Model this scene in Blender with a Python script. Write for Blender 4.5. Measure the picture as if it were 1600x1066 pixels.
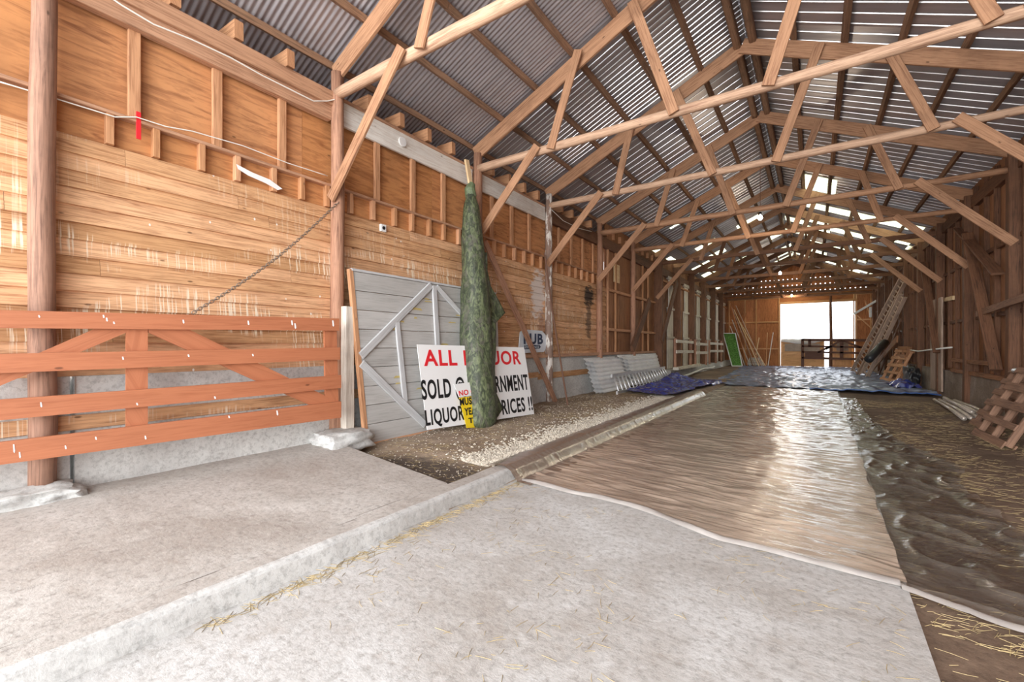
import bpy, math, random
from mathutils import Vector, noise, Matrix
random.seed(7)
R = random.uniform
for o in list(bpy.data.objects): bpy.data.objects.remove(o)
sc = bpy.context.scene
COL = sc.collection

# ------------------------------------------------------------------ camera
FPX, YAW, HOR, CAMZ = 687.0, math.radians(34.4), 541.0, 1.5
cd = bpy.data.cameras.new('camera'); cam = bpy.data.objects.new('camera', cd); COL.objects.link(cam)
cd.sensor_width = 36.0; cd.lens = FPX/1600*36.0; cd.shift_y = (HOR-533)/1600.0
cd.clip_start = 0.05; cd.clip_end = 400
cam.location = (0, 0, CAMZ); cam.rotation_euler = (math.pi/2, 0, YAW)
sc.camera = cam
# ------------------------------------------------------------------ world (bright overcast sky), daylight at the open front
W = bpy.data.worlds.new('world'); sc.world = W; W.use_nodes = True
wn = W.node_tree.nodes; wn.clear()
wo = wn.new('ShaderNodeOutputWorld'); bg = wn.new('ShaderNodeBackground')
bg.inputs[0].default_value = (0.93, 0.97, 1.0, 1); bg.inputs[1].default_value = 3.2
W.node_tree.links.new(bg.outputs[0], wo.inputs[0])
def area(name, loc, rot, sx, sy, e, col):
    d = bpy.data.lights.new(name, 'AREA'); d.shape = 'RECTANGLE'; d.size = sx; d.size_y = sy; d.energy = e; d.color = col
    o = bpy.data.objects.new(name, d); COL.objects.link(o); o.location = loc; o.rotation_euler = rot; return o
area('daylight_front_door', (-1.0, -10.5, 3.4), (math.radians(90), 0, 0), 14.0, 7.0, 2900, (.98, 1, 1))
vs = sc.view_settings; sc.display_settings.display_device = 'sRGB'
vs.view_transform = 'Standard'; vs.look = 'None'; vs.gamma = 1.0; vs.exposure = 0.25
try: vs.use_curve_mapping = False
except Exception: pass

SN, CS = math.sin(YAW), math.cos(YAW)
def at(u, v, x=None, y=None, z=None):
    a = (u-800)/FPX; d = Vector((-SN+CS*a, CS+SN*a, (HOR-v)/FPX))
    if x is not None: t = x/d.x
    elif y is not None: t = y/d.y
    else: t = (z-CAMZ)/d.z
    return Vector((d.x*t, d.y*t, CAMZ+d.z*t))

# ------------------------------------------------------------------ materials
class NT:
    def __init__(s, name):
        s.m = bpy.data.materials.new(name); s.m.use_nodes = True; s.n = s.m.node_tree.nodes; s.l = s.m.node_tree.links
        s.p = s.n['Principled BSDF']; s.out = s.n['Material Output']
    def new(s, t, **kw):
        n = s.n.new('ShaderNode'+t)
        for k, v in kw.items():
            if k in ('operation', 'blend_type', 'data_type', 'noise_dimensions', 'feature', 'distance', 'wave_type', 'bands_direction'): setattr(n, k, v)
            else: n.inputs[k.replace('_', ' ')].default_value = v
        return n
    def link(s, a, b): s.l.new(a, b)
    def ramp(s, fac, stops):
        r = s.n.new('ShaderNodeValToRGB'); e = r.color_ramp.elements
        while len(e) > 1: e.remove(e[0])
        e[0].position = stops[0][0]; e[0].color = (*stops[0][1], 1) if len(stops[0][1]) == 3 else stops[0][1]
        for p, c in stops[1:]:
            q = e.new(p); q.color = (*c, 1)
        s.link(fac, r.inputs[0]); return r.outputs[0]
    def mapping(s, src, scale, loc=(0,0,0)):
        m = s.n.new('ShaderNodeMapping'); m.inputs['Scale'].default_value = scale; m.inputs['Location'].default_value = loc
        s.link(src, m.inputs[0]); return m.outputs[0]
    def noise(s, vec, scale, detail=4, rough=.55, dist=0):
        n = s.n.new('ShaderNodeTexNoise'); n.inputs['Scale'].default_value = scale; n.inputs['Detail'].default_value = detail
        n.inputs['Roughness'].default_value = rough; n.inputs['Distortion'].default_value = dist
        s.link(vec, n.inputs['Vector']); return n.outputs[0]
    def mix(s, fac, a, b, mode='MIX'):
        m = s.n.new('ShaderNodeMix'); m.data_type = 'RGBA'; m.blend_type = mode
        for i, q in ((0, fac), (6, a), (7, b)):
            if isinstance(q, (int, float)): m.inputs[i].default_value = q
            elif isinstance(q, tuple): m.inputs[i].default_value = (*q, 1)
            else: s.link(q, m.inputs[i])
        return m.outputs[2]
    def math(s, op, a, b=None):
        m = s.n.new('ShaderNodeMath'); m.operation = op
        for i, q in ((0, a), (1, b)):
            if q is None: continue
            if isinstance(q, (int, float)): m.inputs[i].default_value = q
            else: s.link(q, m.inputs[i])
        return m.outputs[0]
    def bump(s, h, strength=.3, dist=.01):
        b = s.n.new('ShaderNodeBump'); b.inputs['Strength'].default_value = strength; b.inputs['Distance'].default_value = dist
        s.link(h, b.inputs['Height']); s.link(b.outputs[0], s.p.inputs['Normal']); return b
    def obj(s): return s.n.new('ShaderNodeTexCoord').outputs['Object']
    def uv(s): return s.n.new('ShaderNodeTexCoord').outputs['UV']
    def pos(s): return s.n.new('ShaderNodeNewGeometry').outputs['Position']
    def island(s): return s.n.new('ShaderNodeNewGeometry').outputs['Random Per Island']

def wood(name, light, dark, rough=.75, var=.35, knots=True, drops=None, grain=1.0, stain=0.0, peel=None, marks=()):
    t = NT(name); uv = t.uv(); isl = t.island()
    off = t.n.new('ShaderNodeCombineXYZ'); t.link(t.math('MULTIPLY', isl, 37.0), off.inputs[0]); t.link(t.math('MULTIPLY', isl, 91.0), off.inputs[1])
    va = t.n.new('ShaderNodeVectorMath'); va.operation = 'ADD'; t.link(uv, va.inputs[0]); t.link(off.outputs[0], va.inputs[1])
    v = va.outputs[0]
    g = t.noise(t.mapping(v, (1.1, 22*grain, 1)), 2.2, 5, .6, .9)
    g2 = t.noise(t.mapping(v, (.5, 3.0, 1)), 2.0, 3, .5)
    mid = tuple((a+b)/2 for a, b in zip(light, dark))
    c = t.ramp(g, [(.35, dark), (.46, mid), (.56, light)])
    c = t.mix(t.ramp(g2, [(.35, (.0,)*3), (.7, (.55,)*3)]), c, tuple(min(1, q*1.18) for q in light))
    val = t.math('ADD', t.math('MULTIPLY', isl, var), 1-var*.5)
    hs = t.n.new('ShaderNodeHueSaturation'); t.link(val, hs.inputs['Value']); t.link(c, hs.inputs['Color'])
    t.link(t.math('ADD', t.math('MULTIPLY', isl, -.12), 1.06), hs.inputs['Saturation'])
    c = hs.outputs[0]
    if knots:
        vo = t.n.new('ShaderNodeTexVoronoi'); vo.inputs['Scale'].default_value = 2.6; t.link(t.mapping(v, (.9, 2.2, 1)), vo.inputs['Vector'])
        c = t.mix(t.ramp(vo.outputs['Distance'], [(.0, (.85,)*3), (.045, (.75,)*3), (.075, (0,)*3)]), c, tuple(q*.35 for q in dark))
    pos = t.pos()
    if stain:
        sn = t.noise(pos, 1.3, 5, .65)
        c = t.mix(t.ramp(sn, [(.5, (0,)*3), (.72, (stain,)*3)]), c, tuple(q*.4 for q in dark))
    if drops:
        # pale vertical droppings and milky runs on the planks, only in patches and along the top of each board
        dn = t.noise(t.mapping(pos, (1, 26, .55)), 1.6, 3, .6)
        pa = t.noise(t.mapping(pos, (1, .8, 2.2)), .9, 2, .5)
        m = t.math('MULTIPLY', t.ramp(dn, [(.54, (0,)*3), (.60, (1,)*3)]), t.ramp(pa, [(.50, (0,)*3), (.57, (drops,)*3)]))
        sz = t.n.new('ShaderNodeSeparateXYZ'); t.link(pos, sz.inputs[0])
        m = t.math('MULTIPLY', m, t.ramp(t.math('MULTIPLY', sz.outputs[2], .2), [(.57, (1,)*3), (.60, (.25,)*3)]))
        c = t.mix(m, c, (.86, .76, .6))
        sp = t.n.new('ShaderNodeTexVoronoi'); sp.inputs['Scale'].default_value = 3.4; t.link(t.mapping(pos, (1, 1.6, 1)), sp.inputs['Vector'])
        c = t.mix(t.ramp(sp.outputs['Distance'], [(.0, (.9,)*3), (.05, (.8,)*3), (.065, (0,)*3)]), c, (.9, .88, .84))
    if peel:
        pn = t.noise(t.mapping(pos, (1, 1, .35)), 7, 5, .65); c = t.mix(t.ramp(pn, [(.44, (0,)*3), (.5, (.9,)*3)]), c, peel)
    for (my, mz, ry, rz_, col, amt) in marks:
        # weathering blotch with its own ragged outline on the planks
        mp = t.mapping(pos, (0, 1/ry, 1/rz_), (0, -my/ry, -mz/rz_)); ln = t.n.new('ShaderNodeVectorMath'); ln.operation = 'LENGTH'; t.link(mp, ln.inputs[0])
        bn = t.noise(t.mapping(pos, (1, 1.2, 4)), 3, 5, .7)
        mk = t.math('SUBTRACT', t.math('ADD', t.math('SUBTRACT', 1.0, ln.outputs['Value']), t.math('MULTIPLY', bn, 2.4)), 1.25)
        c = t.mix(t.ramp(mk, [(.05, (0,)*3), (.35, (amt,)*3)]), c, col)
    t.link(c, t.p.inputs['Base Color']); t.p.inputs['Roughness'].default_value = rough
    t.bump(g, .45, .004)
    return t.m
def plain(name, col, rough=.6, metal=0, var=.15, scale=6, bump=.15, stretch=(1,1,1)):
    t = NT(name); n = t.noise(t.mapping(t.pos(), stretch), scale, 5, .6)
    c = t.ramp(n, [(.3, tuple(q*(1-var) for q in col)), (.7, tuple(min(1, q*(1+var)) for q in col))])
    t.link(c, t.p.inputs['Base Color']); t.p.inputs['Roughness'].default_value = rough; t.p.inputs['Metallic'].default_value = metal
    if bump: t.bump(n, bump, .01)
    return t.m
def concrete(name, a, b, c3=None, rough=.85, scale=1.0, spot=None):
    t = NT(name); pos = t.pos()
    big = t.noise(pos, .75*scale, 6, .62, .4); fine = t.noise(pos, 22*scale, 6, .75); med = t.noise(t.mapping(pos, (1, 1.5, 1)), 4.5*scale, 6, .7)
    c = t.ramp(big, [(.36, b), (.52, tuple((p+q)/2 for p, q in zip(a, b))), (.66, a)])
    c = t.mix(t.ramp(fine, [(.36, (.62,)*3), (.52, (0,)*3)]), c, tuple(q*.62 for q in b))
    c = t.mix(t.ramp(med, [(.55, (0,)*3), (.75, (.55,)*3)]), c, tuple(min(1, q*1.18) for q in a))
    if c3: c = t.mix(t.ramp(med, [(.25, (.7,)*3), (.45, (0,)*3)]), c, c3)
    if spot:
        # dark soil patch, with the shade beside the slab painted into it
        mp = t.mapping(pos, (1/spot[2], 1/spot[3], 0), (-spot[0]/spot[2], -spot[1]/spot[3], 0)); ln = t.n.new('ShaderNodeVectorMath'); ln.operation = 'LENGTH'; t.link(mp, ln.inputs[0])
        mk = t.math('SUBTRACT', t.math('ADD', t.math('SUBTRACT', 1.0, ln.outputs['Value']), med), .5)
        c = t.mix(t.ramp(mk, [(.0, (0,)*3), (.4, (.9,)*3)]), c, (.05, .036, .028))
    t.link(c, t.p.inputs['Base Color']); t.p.inputs['Roughness'].default_value = rough
    t.bump(t.math('ADD', t.math('MULTIPLY', fine, .5), med), .55, .012)
    return t.m

M = {}
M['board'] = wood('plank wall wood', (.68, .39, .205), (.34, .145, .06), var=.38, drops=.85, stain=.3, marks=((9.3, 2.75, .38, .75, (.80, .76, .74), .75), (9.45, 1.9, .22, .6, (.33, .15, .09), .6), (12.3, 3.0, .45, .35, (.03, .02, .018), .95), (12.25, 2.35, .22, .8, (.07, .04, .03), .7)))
M['peel'] = wood('peeling limewashed post', (.78, .73, .68), (.55, .48, .42), var=.1, peel=(.22, .12, .08))
M['ply'] = wood('plywood', (.55, .25, .10), (.28, .105, .04), var=.3, grain=.35, stain=.35)
M['stud'] = wood('stud wood', (.56, .29, .15), (.30, .125, .055), var=.3)
M['plate'] = wood('plate beam wood', (.50, .28, .17), (.24, .11, .06), var=.2, stain=.3)
M['white_plate'] = wood('whitewashed board', (.80, .76, .71), (.58, .49, .42), var=.1, stain=.25)
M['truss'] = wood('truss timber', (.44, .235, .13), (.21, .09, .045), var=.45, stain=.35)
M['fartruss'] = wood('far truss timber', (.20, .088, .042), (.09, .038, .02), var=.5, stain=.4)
M['chord'] = wood('debarked pole timber', (.57, .37, .25), (.29, .15, .09), var=.25, stain=.3)
M['purlin'] = wood('purlin timber', (.30, .17, .10), (.12, .065, .04), var=.3, stain=.4)
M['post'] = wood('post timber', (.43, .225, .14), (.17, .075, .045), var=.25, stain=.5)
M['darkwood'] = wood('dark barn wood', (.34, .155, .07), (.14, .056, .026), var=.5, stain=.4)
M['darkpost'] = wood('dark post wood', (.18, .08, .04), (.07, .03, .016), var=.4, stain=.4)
M['darkpost2'] = wood('brown post wood', (.34, .185, .125), (.15, .075, .05), var=.2, stain=.5)
M['paleboard'] = wood('pale board', (.74, .68, .60), (.48, .40, .33), var=.3, stain=.3)
M['orangewall'] = wood('back wall wood', (.50, .20, .075), (.28, .095, .035), var=.3, grain=.4, stain=.2)
M['doorwood'] = wood('door plywood', (.70, .40, .19), (.45, .22, .09), var=.2, stain=.15)
M['oldboard'] = wood('weathered boards', (.46, .33, .25), (.22, .14, .10), var=.6, stain=.3)
M['fresh'] = wood('fresh lumber', (.80, .60, .36), (.62, .40, .2), var=.2)
M['pallet'] = wood('pallet wood', (.29, .16, .10), (.13, .065, .04), var=.5, stain=.3)
M['gate'] = wood('orange stained wood', (.43, .152, .07), (.35, .11, .048), rough=.55, var=.12, drops=.0)
M['brown'] = wood('brown painted wood', (.13, .045, .02), (.08, .025, .012), rough=.6, var=.1, knots=False)
M['concrete'] = concrete('slab concrete', (.62, .615, .61), (.40, .365, .335), (.36, .31, .27))
M['slab'] = concrete('raised slab concrete', (.54, .51, .48), (.38, .335, .30), (.35, .30, .26))
M['kerb'] = concrete('white edged concrete', (.66, .655, .64), (.47, .455, .44))
M['found'] = concrete('foundation concrete', (.70, .70, .68), (.50, .485, .47))
M['brownfound'] = concrete('brown foundation', (.40, .33, .28), (.22, .16, .12))
M['dirt'] = concrete('straw dirt', (.29, .20, .14), (.14, .088, .058), (.08, .05, .035))
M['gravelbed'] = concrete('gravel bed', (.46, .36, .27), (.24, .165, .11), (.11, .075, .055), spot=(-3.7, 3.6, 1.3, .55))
M['outside'] = concrete('outside ground', (.75, .72, .66), (.6, .56, .5))

def roofmat():
    t = NT('galvanised roof sheet'); pos = t.pos()
    n = t.noise(t.mapping(pos, (.35, 3.5, .35)), 2.2, 4, .6); n2 = t.noise(pos, .6, 4, .6)
    c = t.ramp(n, [(.3, (.38, .37, .41)), (.6, (.50, .48, .52)), (.8, (.56, .54, .57))])
    c = t.mix(t.ramp(n2, [(.5, (0,)*3), (.7, (.5,)*3)]), c, (.36, .29, .275))
    t.link(c, t.p.inputs['Base Color']); t.p.inputs['Metallic'].default_value = .55; t.p.inputs['Roughness'].default_value = .42
    t.bump(n2, .15, .03); return t.m
M['roof'] = roofmat()
M['rib'] = plain('galvanised rib with painted highlight', (.66, .66, .68), .32, .85, .05, 3, 0)  # paler than the sheet: the highlight along each rib is painted in
def translucent(name, col):
    t = NT(name); tr = t.n.new('ShaderNodeBsdfTranslucent'); n = t.noise(t.pos(), 1.7, 4, .6)
    c = t.ramp(n, [(.35, tuple(q*.55 for q in col)), (.65, col)]); t.link(c, tr.inputs[0])
    tp = t.n.new('ShaderNodeBsdfTransparent'); tp.inputs[0].default_value = (*[q*.9 for q in col], 1)
    mx = t.n.new('ShaderNodeMixShader'); mx.inputs[0].default_value = .3; t.link(tr.outputs[0], mx.inputs[1]); t.link(tp.outputs[0], mx.inputs[2])
    t.link(mx.outputs[0], t.out.inputs[0]); return t.m
M['fibreglass'] = translucent('fibreglass roof light', (.86, .88, .62))
def sheet(name, col, tint, opac, gl, rough=.16):
    t = NT(name); t.n.remove(t.p)
    d = t.n.new('ShaderNodeBsdfDiffuse'); d.inputs[0].default_value = (*col, 1)
    tp = t.n.new('ShaderNodeBsdfTransparent'); tp.inputs[0].default_value = (*tint, 1)
    g = t.n.new('ShaderNodeBsdfGlossy'); g.inputs['Roughness'].default_value = rough; g.inputs[0].default_value = (.95, .95, .95, 1)
    m1 = t.n.new('ShaderNodeMixShader'); n = t.noise(t.pos(), 1.1, 5, .6)
    t.link(t.ramp(n, [(.3, (opac*.6,)*3), (.7, (min(1, opac*1.4),)*3)]), m1.inputs[0]); t.link(tp.outputs[0], m1.inputs[1]); t.link(d.outputs[0], m1.inputs[2])
    f = t.n.new('ShaderNodeFresnel'); f.inputs['IOR'].default_value = 1.5
    bn = t.noise(t.mapping(t.pos(), (1.6, 11, 3)), 1.8, 5, .6, .8); bp = t.n.new('ShaderNodeBump'); bp.inputs['Strength'].default_value = .8; bp.inputs['Distance'].default_value = .010
    t.link(bn, bp.inputs['Height']); t.link(bp.outputs[0], g.inputs['Normal']); t.link(bp.outputs[0], f.inputs['Normal'])
    m2 = t.n.new('ShaderNodeMixShader'); t.link(t.math('MINIMUM', t.math('MULTIPLY', f.outputs[0], gl), .9), m2.inputs[0]); t.link(m1.outputs[0], m2.inputs[1]); t.link(g.outputs[0], m2.inputs[2])
    t.link(m2.outputs[0], t.out.inputs[0]); return t.m
M['plastic'] = sheet('clear dusty polythene', (.76, .585, .46), (.90, .77, .66), .66, 1.8, .15)
M['plastic2'] = sheet('clear folded polythene', (.50, .44, .38), (.93, .89, .85), .14, 1.2, .13)
M['hem'] = sheet('polythene fold', (.80, .74, .70), (.95, .92, .9), .5, 1.4)
M['wrap'] = sheet('kerb wrap', (.30, .225, .18), (.7, .6, .52), .75, .6, .22)
def gloss(name, col, rough=.3, metal=0, spec=.5):
    t = NT(name); t.p.inputs['Base Color'].default_value = (*col, 1); t.p.inputs['Roughness'].default_value = rough; t.p.inputs['Metallic'].default_value = metal
    t.p.inputs['Specular IOR Level'].default_value = spec
    return t.m
M['silver_tarp'] = plain('silver tarpaulin', (.27, .32, .48), .25, .2, .4, 2.0, .5)
M['blue_tarp'] = plain('blue tarpaulin', (.045, .06, .30), .25, 0, .4, 5, .3)
M['blue_hem'] = gloss('blue tarpaulin hem', (.02, .12, .50), .35)
M['galv'] = plain('galvanised sheet', (.93, .94, .95), .3, .15, .12, 2.5, .05)
M['alu'] = plain('aluminium', (.74, .74, .75), .35, .6, .1, 8, .05)
M['steel'] = gloss('chain steel', (.35, .29, .24), .45, .8)
M['rust'] = gloss('rusty rod', (.16, .075, .045), .7)
M['pvc'] = plain('dusty silver pipe', (.62, .55, .48), .35, .5, .25, 9, .05)
M['black'] = gloss('black plastic', (.02, .02, .022), .4)
M['greypaint'] = wood('grey painted planks', (.47, .455, .44), (.37, .355, .34), rough=.6, var=.16, knots=False)
M['greybatten'] = wood('grey painted battens', (.54, .54, .55), (.42, .41, .42), rough=.55, var=.1, knots=False)
M['white_sign'] = gloss('white sign board', (.86, .85, .85), .45)
M['red'] = gloss('red lettering', (.72, .02, .03), .5)
M['ink'] = gloss('black lettering', (.012, .012, .014), .5)
M['yellow'] = gloss('yellow sign', (.86, .62, .02), .5)
M['navy'] = gloss('navy lettering', (.03, .05, .11), .5)
M['pubwhite'] = gloss('pub sign white', (.74, .79, .86), .45)
M['wire'] = gloss('white cable', (.82, .80, .74), .5)
M['stone'] = plain('pale stones', (.52, .46, .38), .8, 0, .35, 14, .1)
M['straw'] = plain('straw', (.40, .30, .15), .7, 0, .4, 8, 0)
M['turf'] = plain('artificial turf', (.10, .24, .045), .8, 0, .8, 16, .6)
M['doorpanel'] = plain('dull door panel', (.34, .26, .20), .5, 0, .25, 3, .1)
M['whiteframe'] = plain('white frame paint', (.80, .80, .80), .5, 0, .1, 9, .05)
def camo():
    t = NT('camouflage cloth'); p = t.pos(); n = t.noise(t.mapping(p, (1.5, 1.5, .7)), 7.5, 5, .65, 1.6); n2 = t.noise(p, 26, 3, .6)
    n3 = t.noise(t.mapping(p, (1, 1, .6), (5, 3, 1)), 9, 4, .6, .8)
    c = t.ramp(n, [(.34, (.010, .014, .007)), (.44, (.024, .034, .015)), (.5, (.045, .058, .027)), (.56, (.10, .125, .055)), (.68, (.17, .19, .10))])
    c = t.mix(t.ramp(n3, [(.52, (0,)*3), (.6, (.6,)*3)]), c, (.11, .095, .085)); c = t.mix(.15, c, t.ramp(n2, [(.3, (.02, .025, .015)), (.7, (.25, .27, .17))]))
    t.link(c, t.p.inputs['Base Color']); t.p.inputs['Roughness'].default_value = .6; t.bump(n2, .5, .01); return t.m
M['camo'] = camo()
def emit(name, col, s):
    t = NT(name); t.p.inputs['Emission Color'].default_value = (*col, 1); t.p.inputs['Emission Strength'].default_value = s; return t.m
M['bulb'] = emit('lit bulb', (1, .88, .66), 60)

# ------------------------------------------------------------------ mesh builder
def ortho(d, up=Vector((0, 0, 1))):
    d = d.normalized()
    if abs(d.dot(up)) > .995: up = Vector((0, 1, 0))
    s = d.cross(up).normalized(); return s, s.cross(d).normalized()
class MB:
    def __init__(s): s.v = []; s.f = []; s.uv = []; s.mi = []; s.cur = 0; s.smooth = False
    def quad(s, pts, uvs=None):
        b = len(s.v); s.v += [Vector(p) for p in pts]; s.f.append(tuple(range(b, b+len(pts)))); s.mi.append(s.cur)
        s.uv += uvs if uvs else [(p[1], p[2]) for p in pts]
    def loft(s, rings, closed=True, caps=True, ulen=None):
        b = len(s.v); n = len(rings[0]); o = R(0, 30) if ulen is None else 0
        for r in rings: s.v += [Vector(p) for p in r]
        ds = [0]
        for i in range(1, len(rings)):
            ds.append(ds[-1] + (sum((Vector(p) for p in rings[i]), Vector())/n - sum((Vector(p) for p in rings[i-1]), Vector())/n).length)
        per = [0]
        r0 = rings[0]
        for k in range(n): per.append(per[-1] + (Vector(r0[(k+1) % n])-Vector(r0[k])).length)
        m = n if closed else n-1
        for i in range(len(rings)-1):
            for k in range(m):
                k2 = (k+1) % n
                s.f.append((b+i*n+k, b+i*n+k2, b+(i+1)*n+k2, b+(i+1)*n+k)); s.mi.append(s.cur)
                s.uv += [(o+ds[i], per[k]), (o+ds[i], per[k+1]), (o+ds[i+1], per[k+1]), (o+ds[i+1], per[k])]
        if caps and closed:
            for idx, rev in ((0, True), (len(rings)-1, False)):
                f = [b+idx*n+k for k in range(n)]
                if rev: f.reverse()
                s.f.append(tuple(f)); s.mi.append(s.cur); s.uv += [(o+.02*k, .1*k) for k in range(n)]
    def beam(s, p0, p1, w, h, up=(0, 0, 1), c=.006, seg=1, wob=0.0):
        """w = across (horizontal side), h = along up"""
        p0 = Vector(p0); p1 = Vector(p1); sd, u = ortho(p1-p0, Vector(up)); w /= 2; h /= 2; c = min(c, w*.4, h*.4)
        prof = [(w-c, h), (w, h-c), (w, -h+c), (w-c, -h), (-w+c, -h), (-w, -h+c), (-w, h-c), (-w+c, h)]
        rings = []
        for i in range(seg+1):
            t = i/seg; p = p0.lerp(p1, t)
            if wob and 0 < i < seg: p = p + sd*R(-wob, wob) + u*R(-wob, wob)
            k = 1+(R(-.04, .04) if wob else 0)
            rings.append([p+sd*(a*k)+u*(b_*k) for a, b_ in prof])
        s.loft(rings)
    def box(s, lo, hi, c=.004):
        lo = Vector(lo); hi = Vector(hi); d = hi-lo; ax = max(range(3), key=lambda i: d[i]); cen = (lo+hi)/2
        p0 = cen.copy(); p1 = cen.copy(); p0[ax] = lo[ax]; p1[ax] = hi[ax]
        if ax == 2: s.beam(p0, p1, d[0], d[1], up=(0, 1, 0), c=c)
        elif ax == 1: s.beam(p0, p1, d[0], d[2], c=c)
        else: s.beam(p0, p1, d[1], d[2], c=c)
    def tube(s, pts, r, n=8, caps=True):
        pts = [Vector(p) for p in pts]; rings = []
        rr = r if isinstance(r, (list, tuple)) else [r]*len(pts)
        u = None
        for i, p in enumerate(pts):
            d = (pts[min(i+1, len(pts)-1)]-pts[max(i-1, 0)]).normalized()
            if u is None: sd, u = ortho(d)
            else: sd = d.cross(u).normalized(); u = sd.cross(d).normalized()
            rings.append([p+sd*(math.cos(2*math.pi*k/n)*rr[i])+u*(math.sin(2*math.pi*k/n)*rr[i]) for k in range(n)])
        s.loft(rings, caps=caps)
    def log(s, p0, p1, r0, r1, n=10, seg=10, rough=.06):
        p0 = Vector(p0); p1 = Vector(p1); sd, u = ortho(p1-p0); rings = []; sh = R(0, 50)
        for i in range(seg+1):
            t = i/seg; p = p0.lerp(p1, t); r = r0+(r1-r0)*t
            wv = Vector((noise.noise(Vector((sh, t*3, 0))), noise.noise(Vector((sh, t*3, 9))), 0))*r*.25
            rings.append([p+wv+(sd*math.cos(2*math.pi*k/n)+u*math.sin(2*math.pi*k/n))*(r*(1+rough*noise.noise(Vector((sh+k*1.7, t*6, 3)))*2)) for k in range(n)])
        s.loft(rings)
    def grid(s, fn, nu, nv):
        b = len(s.v)
        for j in range(nv+1):
            for i in range(nu+1): s.v.append(Vector(fn(i/nu, j/nv)))
        for j in range(nv):
            for i in range(nu):
                a = b+j*(nu+1)+i; s.f.append((a, a+1, a+nu+2, a+nu+1)); s.mi.append(s.cur)
                s.uv += [(s.v[q].x, s.v[q].y) for q in (a, a+1, a+nu+2, a+nu+1)]
    def build(s, name, mats, parent=None, smooth=False, solid=0):
        if not isinstance(mats, (list, tuple)): mats = [mats]
        me = bpy.data.meshes.new(name)
        if parent is not None:
            r = parent; off = Vector(r.location)
            while r.parent: r = r.parent; off += Vector(r.location)
        else:
            xs = [v.x for v in s.v]; ys = [v.y for v in s.v]; zs = [v.z for v in s.v]
            off = Vector(((min(xs)+max(xs))/2, (min(ys)+max(ys))/2, min(zs)))
        me.from_pydata([tuple(v-off) for v in s.v], [], s.f)
        for m in mats: me.materials.append(M[m] if isinstance(m, str) else m)
        me.polygons.foreach_set('material_index', s.mi)
        uvl = me.uv_layers.new(name='UVMap'); uvl.data.foreach_set('uv', [c for q in s.uv for c in q])
        if smooth: me.polygons.foreach_set('use_smooth', [True]*len(s.f))
        me.update(); me.validate()
        o = bpy.data.objects.new(name, me); COL.objects.link(o)
        if parent is not None: o.parent = parent
        else: o.location = off
        if solid:
            md = o.modifiers.new('solid', 'SOLIDIFY'); md.thickness = solid
        return o
def tag(o, label, cat, group=None, kind=None):
    if label: o['label'] = label
    if cat: o['category'] = cat
    if group: o['group'] = group
    if kind: o['kind'] = kind
    return o
def thing(name, label, cat, loc, group=None):
    o = bpy.data.objects.new(name, None); COL.objects.link(o); o.location = loc; o.empty_display_size = .2
    return tag(o, label, cat, group)
def struct(o): o['kind'] = 'structure'; return o
def part(o, label): o['label'] = label; return o
def one(fn, name, mat, label, cat, group=None, smooth=False, parent=None):
    b = MB(); fn(b); o = b.build(name, mat, parent, smooth); return tag(o, label, cat, group) if parent is None else o
def dup(root, loc, label, group=None):
    r = root.copy(); COL.objects.link(r); r.location = loc; r['label'] = label
    if group: r['group'] = group
    for ch in root.children:
        c = ch.copy(); COL.objects.link(c); c.parent = r
        for g in ch.children:
            d = g.copy(); COL.objects.link(d); d.parent = c
    return r
def lump(lo, hi, jit=.1, n=9):
    """rough rounded block"""
    lo = Vector(lo); hi = Vector(hi); cen = (lo+hi)/2; h = (hi-lo)/2; b = MB()
    sh = R(0, 99)
    for ax in range(3):
        for sg in (-1, 1):
            def f(a, c, ax=ax, sg=sg):
                q = [0, 0, 0]; q[ax] = sg; q[(ax+1) % 3] = a*2-1; q[(ax+2) % 3] = (c*2-1)*sg
                q = Vector(q); L = (abs(q.x)**6+abs(q.y)**6+abs(q.z)**6)**(1/6); q = q/L
                q *= 1+jit*noise.noise(q*2.2+Vector((sh, 0, 0)))
                return cen+Vector((q.x*h.x, q.y*h.y, q.z*h.z))
            b.grid(f, n, n)
    return b

# ------------------------------------------------------------------ dimensions
XL, XR, XC, YE, YF = -5.6, 3.4, -1.1, 38.0, -1.6
TY = [3.695, 6.82, 9.67, 12.86, 15.96, 19.0, 22.05, 25.1, 28.15, 31.2, 34.25, 37.0]
PY = [0.826] + TY
ZP, RS = 5.03, .45
def rz(x): return 7.66-RS*abs(x-XC)            # underside of the roof sheets
EDGE = lambda y: .43+.015*y                    # right edge of the concrete strip

# ================================================================== SETTING
# floor : concrete strip, dirt, all in one
b = MB()
def fgrid(x0, x1, y0, y1, z, nx, ny, amp=.006):
    b.grid(lambda s, t: (x0+(x1-x0)*s, y0+(y1-y0)*t, z+amp*noise.noise(Vector((s*nx*.4, t*ny*.4, z)))), nx, ny)
b.cur = 0
b.grid(lambda s, t: (-2.76+((EDGE(YF+t*(YE+.5-YF))+2.76)*s), YF+t*(YE+.5-YF), .0), 20, 60)
for i in range(60):
    y0 = YF+i*(YE+.5-YF)/60; y1 = YF+(i+1)*(YE+.5-YF)/60
    b.quad([(EDGE(y0), y0, -.06), (EDGE(y1), y1, -.06), (EDGE(y1), y1, 0), (EDGE(y0), y0, 0)])
b.cur = 1
b.grid(lambda s, t: (EDGE(YF+t*(YE+.5-YF))-.02+s*(XR+.6-EDGE(YF+t*(YE+.5-YF))), YF+t*(YE+.5-YF), -.045+.035*s+.022*noise.noise(Vector((s*9, t*60, 1)))), 40, 300)
b.cur = 2
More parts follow.
